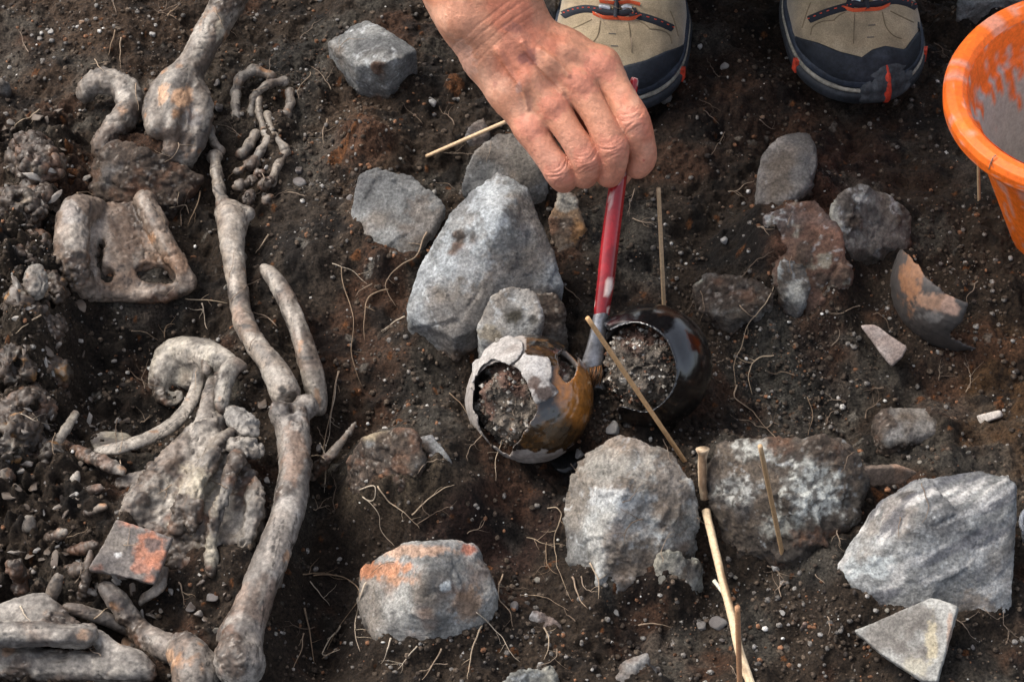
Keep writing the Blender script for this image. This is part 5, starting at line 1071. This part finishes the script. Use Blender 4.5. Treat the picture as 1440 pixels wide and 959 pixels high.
# ------------------------------------------------------------------ rootlets, laid on whatever lies under them
M_ROOT = mat('dry_root', rough=0.8, grain=0.25, gscale=600, bump=0.2, bscale=800)
bpy.context.view_layer.update(); DG = bpy.context.evaluated_depsgraph_get()
def surf(u, v):
    d = Vector(ray(u, v)).normalized(); ok, loc, nn, idx, ob, mt = SC.ray_cast(DG, Vector(CAM), d)
    return (np.array(loc), np.array(nn), ob) if ok else (P(u, v), np.array([0, 0, 1.0]), None)
def root_(pts, rpx, colr, label, seed):
    q = spline([(a, b, 0) for (a, b) in pts], 6)[:, :2] if len(pts) > 2 else np.array(pts, float); out = []; rs2 = random.Random(seed)
    for i, (u, v_) in enumerate(q):
        p, nn, ob = surf(u + rs2.uniform(-1.9, 1.9), v_ + rs2.uniform(-1.9, 1.9))
        if ob is not None and ob.name.startswith(('person', 'handle', 'pot_body', 'ferrule', 'sherd', 'bucket', 'stick', 'upper', 'toe_cap')): continue
        out.append(p + np.array([0, 0, .0010]) + np.array([0, -.0004, .0008]))
    if len(out) < 3: return
    out = np.array(out); 
    for _ in range(2): out[1:-1] = (out[:-2] + out[1:-1] * 2 + out[2:]) / 4
    out[:, 2] += .0006
    rr_ = rpx * PX * np.linspace(1, .25, len(out)) * (1 + .25 * fbm(out, 200, 2, seed)); v, f = tube(out, rr_, 5); f = list(f)
    for _ in range(rs2.randint(0, 3) if len(out) > 10 else 0):            # side hairs
        i = rs2.randint(2, len(out) - 4); t_ = out[i + 1] - out[i]; a_ = rs2.choice((-1, 1)) * rs2.uniform(.5, 1.1); ln = rs2.uniform(.006, .018); br = [out[i]]; dr = np.array([t_[0] * math.cos(a_) - t_[1] * math.sin(a_), t_[0] * math.sin(a_) + t_[1] * math.cos(a_), 0]); dr /= max(np.linalg.norm(dr), 1e-9)
        for q_ in range(5):
            dr = dr + np.array([rs2.uniform(-.4, .4), rs2.uniform(-.4, .4), 0]); dr /= np.linalg.norm(dr); nx = br[-1] + dr * ln / 5; pu3, pv3 = proj(nx[None, :]); s3 = surf(pu3[0], pv3[0])[0]; br.append(s3 + np.array([0, 0, .0009]))
        br = np.array(br)
        if np.linalg.norm(np.diff(br, axis=0), axis=1).max() < .012:
            v2, f2 = tube(br, rr_[i] * np.linspace(.7, .25, len(br)), 4); f += [tuple(len(v) + k for k in q) for q in f2]; v = np.vstack([v, v2])
    reg(mk('rootlet', v, f, M_ROOT, np.tile(np.array(colr), (len(v), 1))), label + ' by the ' + nearest(out[len(out) // 2]), 'root', 'rootlets over the trench')
def zz(ox, oy, k, pts): return [(ox + a / k, oy + b / k) for (a, b) in pts]
A_ = (440, 613, 2.77); B_ = (440, 330, 2.77); C_ = (920, 330, 2.77); D_ = (0, 0, 2.996); E_ = (0, 320, 2.996); G_ = (0, 640, 3.0)
RL = [(A_,[(0,545),(110,550),(170,590),(180,640),(100,750),(40,870)]),(A_,[(40,868),(70,850),(100,828)]),(A_,[(205,570),(180,650),(165,760),(180,840)]),(A_,[(185,215),(240,200),(235,260),(190,240),(255,300),(260,370),(320,430)]),(A_,[(255,205),(290,255),(350,300),(380,330),(420,365)]),
 (A_,[(385,310),(440,260),(510,210),(555,190)]),(A_,[(510,210),(535,130)]),(A_,[(915,290),(955,285),(965,330),(940,400),(945,470),(960,540),(1005,640)]),(A_,[(835,395),(890,420),(950,435)]),(A_,[(910,420),(912,510),(960,545)]),(A_,[(740,545),(720,600),(730,650),(770,690),(775,750)]),(A_,[(810,625),(870,625),(930,645),(990,680)]),
 (A_,[(660,740),(630,810),(610,900),(600,955)]),(A_,[(640,690),(690,740),(740,790),(770,850),(810,885)]),(A_,[(505,830),(470,890),(430,955)]),(A_,[(895,755),(920,800),(900,880)]),(A_,[(1080,500),(1110,560),(1115,640)]),(A_,[(1010,550),(1030,620),(1065,680)]),(A_,[(1270,740),(1340,735),(1400,750)]),(A_,[(405,820),(370,870),(335,910)]),(A_,[(300,790),(290,840),(270,890)]),(A_,[(30,30),(50,100),(45,230)]),
 (B_,[(440,0),(400,90),(330,130),(290,180),(290,230),(330,290)]),(B_,[(290,215),(220,250),(200,310),(200,420)]),(B_,[(110,130),(130,240),(160,330),(150,480),(195,600)]),(B_,[(360,320),(310,350),(265,385)]),(B_,[(100,540),(70,680),(45,820),(45,950)]),(B_,[(530,620),(590,680),(640,760)]),(B_,[(740,810),(715,880),(715,960)]),(B_,[(75,120),(150,145),(210,200)]),(B_,[(980,210),(1020,240),(1045,265)]),(B_,[(240,690),(210,780)]),
 (C_,[(470,210),(420,290),(370,350),(340,440),(310,510),(320,590)]),(C_,[(320,590),(310,640),(380,690),(420,740),(490,810)]),(C_,[(465,475),(400,490),(365,545),(378,625)]),(C_,[(595,635),(615,700),(600,790)]),(C_,[(180,220),(195,290),(170,355)]),(C_,[(330,285),(370,320),(395,325)]),(C_,[(930,710),(930,860)]),(C_,[(850,755),(905,820)]),(C_,[(1070,835),(1080,905)]),
 (D_,[(400,0),(395,50)]),(D_,[(485,140),(470,200),(455,245)]),(D_,[(405,255),(420,290),(440,310)]),(D_,[(512,165),(508,230),(508,290)]),(D_,[(710,75),(745,40),(765,15)]),(D_,[(570,360),(580,440),(588,520)]),(D_,[(170,470),(130,500),(80,520),(60,545)]),(D_,[(845,815),(820,900),(795,955)]),(D_,[(720,885),(780,870),(795,905)]),(D_,[(1010,730),(970,745),(955,765)]),(D_,[(330,820),(365,815),(395,825)]),
 (E_,[(775,310),(860,315),(955,320)]),(E_,[(850,320),(860,370),(870,440)]),(E_,[(690,475),(700,420),(740,410)]),(E_,[(95,785),(160,825),(250,840)]),(E_,[(170,375),(120,410),(70,450)]),(E_,[(130,385),(135,500)]),(E_,[(1425,615),(1405,740),(1390,860),(1370,955)]),(E_,[(1135,30),(1100,80),(1075,115)]),(E_,[(1130,250),(1150,300)]),(E_,[(235,870),(220,920),(230,960)]),
 (G_,[(1290,20),(1340,5),(1375,30),(1370,130)]),(G_,[(1280,510),(1360,500),(1440,515)]),(G_,[(1280,425),(1330,475)]),(G_,[(1310,540),(1350,590),(1395,635)]),(G_,[(1290,650),(1310,780),(1325,880)]),(G_,[(1440,720),(1390,790),(1360,850),(1440,820)]),(G_,[(1280,750),(1270,830),(1240,900)]),(G_,[(370,710),(430,670),(465,640)]),(G_,[(340,285),(380,335)]),(G_,[(90,640),(110,680),(125,700)]),(G_,[(760,540),(770,590),(780,640)])]
rs = random.Random(12)
for i, (z_, pts) in enumerate(RL):
    root_(zz(*z_, pts), rs.uniform(.75, 1.45), rs.choice([(.26,.19,.13),(.34,.26,.18),(.20,.14,.09),(.40,.33,.25)]), 'long wiry rootlet' if len(pts) > 4 else 'wiry rootlet', i)
for i in range(130):
    u = rs.uniform(10, 1430); v_ = rs.uniform(10, 950); a = rs.uniform(0, 6.28); pts = [(u, v_)]
    for k in range(rs.randint(2, 4)): a += rs.uniform(-.7, .7); l = rs.uniform(7, 18); u += l * math.cos(a); v_ += l * math.sin(a); pts.append((u, v_))
    root_(pts, rs.uniform(.6, 1.0), rs.choice([(.20,.15,.11),(.28,.21,.15),(.14,.10,.07)]), 'short root hair', 500 + i)

# ------------------------------------------------------------------ loose pebbles and crumbs
ICO = None
bm = bmesh.new(); bmesh.ops.create_icosphere(bm, subdivisions=1, radius=1); bm.verts.ensure_lookup_table()
ICO_V = np.array([tuple(q.co) for q in bm.verts]); ICO_F = np.array([[q.index for q in p.verts] for p in bm.faces]); bm.free()
bm = bmesh.new(); bmesh.ops.create_icosphere(bm, subdivisions=3, radius=1); I2V = np.array([tuple(q.co) for q in bm.verts]); I2F = np.array([[q.index for q in p.verts] for p in bm.faces]); bm.free()
PM = []
for i in range(14):
    rs2 = np.random.RandomState(i); v = I2V * (1 + .30 * fbm(I2V + i * 7, 1.1, 2, i) + .10 * fbm(I2V + i * 3, 3.5, 2, i + 5))[:, None]
    for _ in range(11):
        nr = rs2.normal(size=3); nr /= np.linalg.norm(nr); dd = v @ nr; v = v - np.outer(np.maximum(dd - .62, 0) * .92, nr)
    v = v * np.array([1, rs2.uniform(.7, 1), rs2.uniform(.5, .8)])
    base = [(.30,.28,.26),(.42,.40,.37),(.22,.20,.19),(.55,.53,.50),(.30,.19,.12),(.16,.14,.13),(.36,.33,.28)][i % 7]
    PM.append(make_mesh('pebble', v, I2F, M_ROCK, paint(v * .01, base, [(GREYL,120,.0,.4,.5),(EARTH,90,.1,.4,.6)], i)))
def pebble(u, v_, rpx, k, label, group=None, sink=.25):
    p, nn, ob = surf(u, v_); r = rpx * PX
    o = bpy.data.objects.new('pebble', PM[k]); COL.objects.link(o); o.location = p + np.array([0, 0, r * sink]); o.scale = (r, r, r); o.rotation_euler = (rs.uniform(-.4, .4), rs.uniform(-.4, .4), rs.uniform(0, 6.28))
    return reg(o, label, 'pebble', group)
for (u, v_, r, k, lb) in [(608,146,10,3,'white round pebble below the squat grey stone'),(72,47,7,1,'pale pebble in the brown earth beyond the hip fragment'),(115,33,5,4,'ochre pebble in the brown earth beyond the hip fragment'),(215,50,7,3,'white pebble beside the thigh bone shaft'),(306,118,6,2,'grey pebble beside the thigh bone knob'),(308,153,9,5,'dark pebble beside the thumb bone'),(421,260,11,2,'dark grey pebble beside the outer palm bone'),(420,241,8,5,'small dark pebble above the grey one near the wrist'),(722,853,7,2,'blue-grey pebble hung in roots beside the rounded stone'),(1019,94,8,1,'pale pebble between the two shoes'),(936,141,12,0,'flat grey pebble beside the half hidden shoe'),(1018,340,9,3,'white angular pebble above the half buried stone'),(1071,166,5,4,'yellow pebble near the toe of the fully seen shoe'),(984,67,7,3,'white pebble between the shoes near the laces'),(1205,282,6,3,'white chip on the soil-caked stone'),(700,480,5,6,'small pale chip by the amber pot'),(1092,800,8,3,'cream pebble near the leaning skewer'),(1010,880,12,2,'grey pebble beside the reddish skewer'),(985,880,9,0,'grey pebble left of the mottled twig'),(300,842,9,2,'grey pebble beside the arm bone head'),(303,888,7,6,'pale chip below the crusted plate'),(180,905,14,4,'brown stone chip beside the collar bone'),(270,855,9,5,'dark pebble in the hollow below the square tile'),(815,640,9,1,'pale gravel stone below the black pot'),(862,606,12,1,'chalky lump on the gravel between the pots')]:
    pebble(u, v_, r, k, lb)
n_ = 0
for i in range(900):
    if n_ >= 130: break
    u = rs.uniform(5, 1435); v_ = rs.uniform(5, 955)
    p, nn, ob = surf(u, v_)
    if ob is None or ob.name != 'ground': continue
    kk = rs.choice([0,2,2,4,5,6,7,9,11,12,13,1,3]); cn = ['grey','pale','grey','white','brown','dark','tan'][kk % 7]
    pebble(u, v_, 2.0 + 3.6 * rs.random() ** 3, kk, 'small ' + cn + ' pebble by the ' + nearest(p), 'loose pebbles'); n_ += 1
# chips of bone packed into the crumbling bank
CM = []
for i in range(8):
    rs2 = np.random.RandomState(50 + i); v = I2V * (1 + .35 * fbm(I2V + i * 9, 1.2, 2, i))[:, None]
    for _ in range(9):
        nr = rs2.normal(size=3); nr /= np.linalg.norm(nr); dd = v @ nr; v = v - np.outer(np.maximum(dd - .55, 0) * .95, nr)
    v = v * np.array([1.5, rs2.uniform(.4, .7), rs2.uniform(.25, .5)])
    CM.append(make_mesh('bone_chip', v, I2F, M_BONE, paint(v * .01, [(.20,.175,.15),(.12,.095,.075),(.30,.275,.245),(.09,.07,.055)][i % 4], [(BONEL,130,.1,.5,.5),(EARTH,90,-.1,.35,.8)], i)))
n_ = 0
for i in range(600):
    if n_ >= 110: break
    u = rs.gauss(55, 45) if rs.random() < .65 else rs.uniform(90, 380); v_ = rs.uniform(150, 830) if u < 120 else rs.uniform(560, 900)
    if not 4 < u < 400: continue
    p, nn, ob = surf(u, v_)
    if ob is None or not ob.name.startswith(('ground', 'vertebra')): continue
    kk = rs.randrange(8); r = PX * (5 + 9 * rs.random() ** 2); o = bpy.data.objects.new('bone_chip', CM[kk]); COL.objects.link(o); o.location = p; o.scale = (r, r, r); o.rotation_euler = (rs.uniform(-.6, .6), rs.uniform(-.9, .9), rs.uniform(0, 6.28))
    o['label'] = 'small ' + ['grey', 'brown', 'pale', 'dark'][kk % 4] + ' bone chip by the ' + nearest(p); o['category'] = 'bone chip'; o['group'] = 'bone chips packed in the crumbling bank'; n_ += 1
N = 38000; R_ = np.random.RandomState(3)
uu = R_.uniform(-40, 1480, N * 2); vv = R_.uniform(-40, 1000, N * 2)
DEN = [(1110,500,110,90,.9),(850,590,60,60,1.),(420,150,130,160,.6),(560,540,90,100,.5),(1080,690,130,90,.8),(1000,830,120,90,.6),(220,520,120,120,.5),(480,280,90,120,.5),(1330,400,100,120,.6),(330,600,60,140,.5),(1150,880,120,70,.7),(60,420,90,300,.6),(700,900,300,60,.4),(150,60,300,100,.5),(940,380,60,70,.5)]
den = np.full(N * 2, .16)
for (u, v_, ru, rv, a) in DEN: den = np.maximum(den, a * np.exp(-((uu - u) / ru) ** 2 - ((vv - v_) / rv) ** 2))
kp = np.where(R_.rand(N * 2) < den)[0][:N]; N = len(kp); uu = uu[kp]; vv = vv[kp]
pos = np.array([P(a, b) for a, b in zip(uu, vv)]); pos[:, 2] = [ground_z(a, b) for a, b in pos[:, :2]]
sz = .00055 + .0021 * R_.rand(N) ** 3.2
jit = 1 + .35 * (R_.rand(N, 12, 3) - .5); ani = np.stack([R_.uniform(.7, 1.3, N), R_.uniform(.7, 1.3, N), R_.uniform(.5, 1, N)], 1)
V = pos[:, None, :] + ICO_V[None] * jit * ani[:, None, :] * sz[:, None, None] + np.array([0, 0, 1]) * (sz * .3)[:, None, None]
Fq = (ICO_F[None] + (np.arange(N) * 12)[:, None, None]).reshape(-1, 3)
pal = np.array([(.06,.045,.034),(.10,.075,.055),(.16,.145,.13),(.26,.245,.225),(.40,.38,.35),(.60,.58,.54),(.20,.10,.055),(.035,.028,.024)])
cc_ = pal[R_.choice(8, N, p=[.33,.34,.14,.035,.014,.006,.065,.07])] * R_.uniform(.7, 1.3, N)[:, None]
o = mk('soil_crumbs', V.reshape(-1, 3), Fq, M_SOIL, np.repeat(cc_, 12, 0), smooth=False, at=(0, 0, 0)); o['kind'] = 'stuff'; o['label'] = 'fine gravel and soil crumbs scattered over the trench floor'; o['category'] = 'gravel'
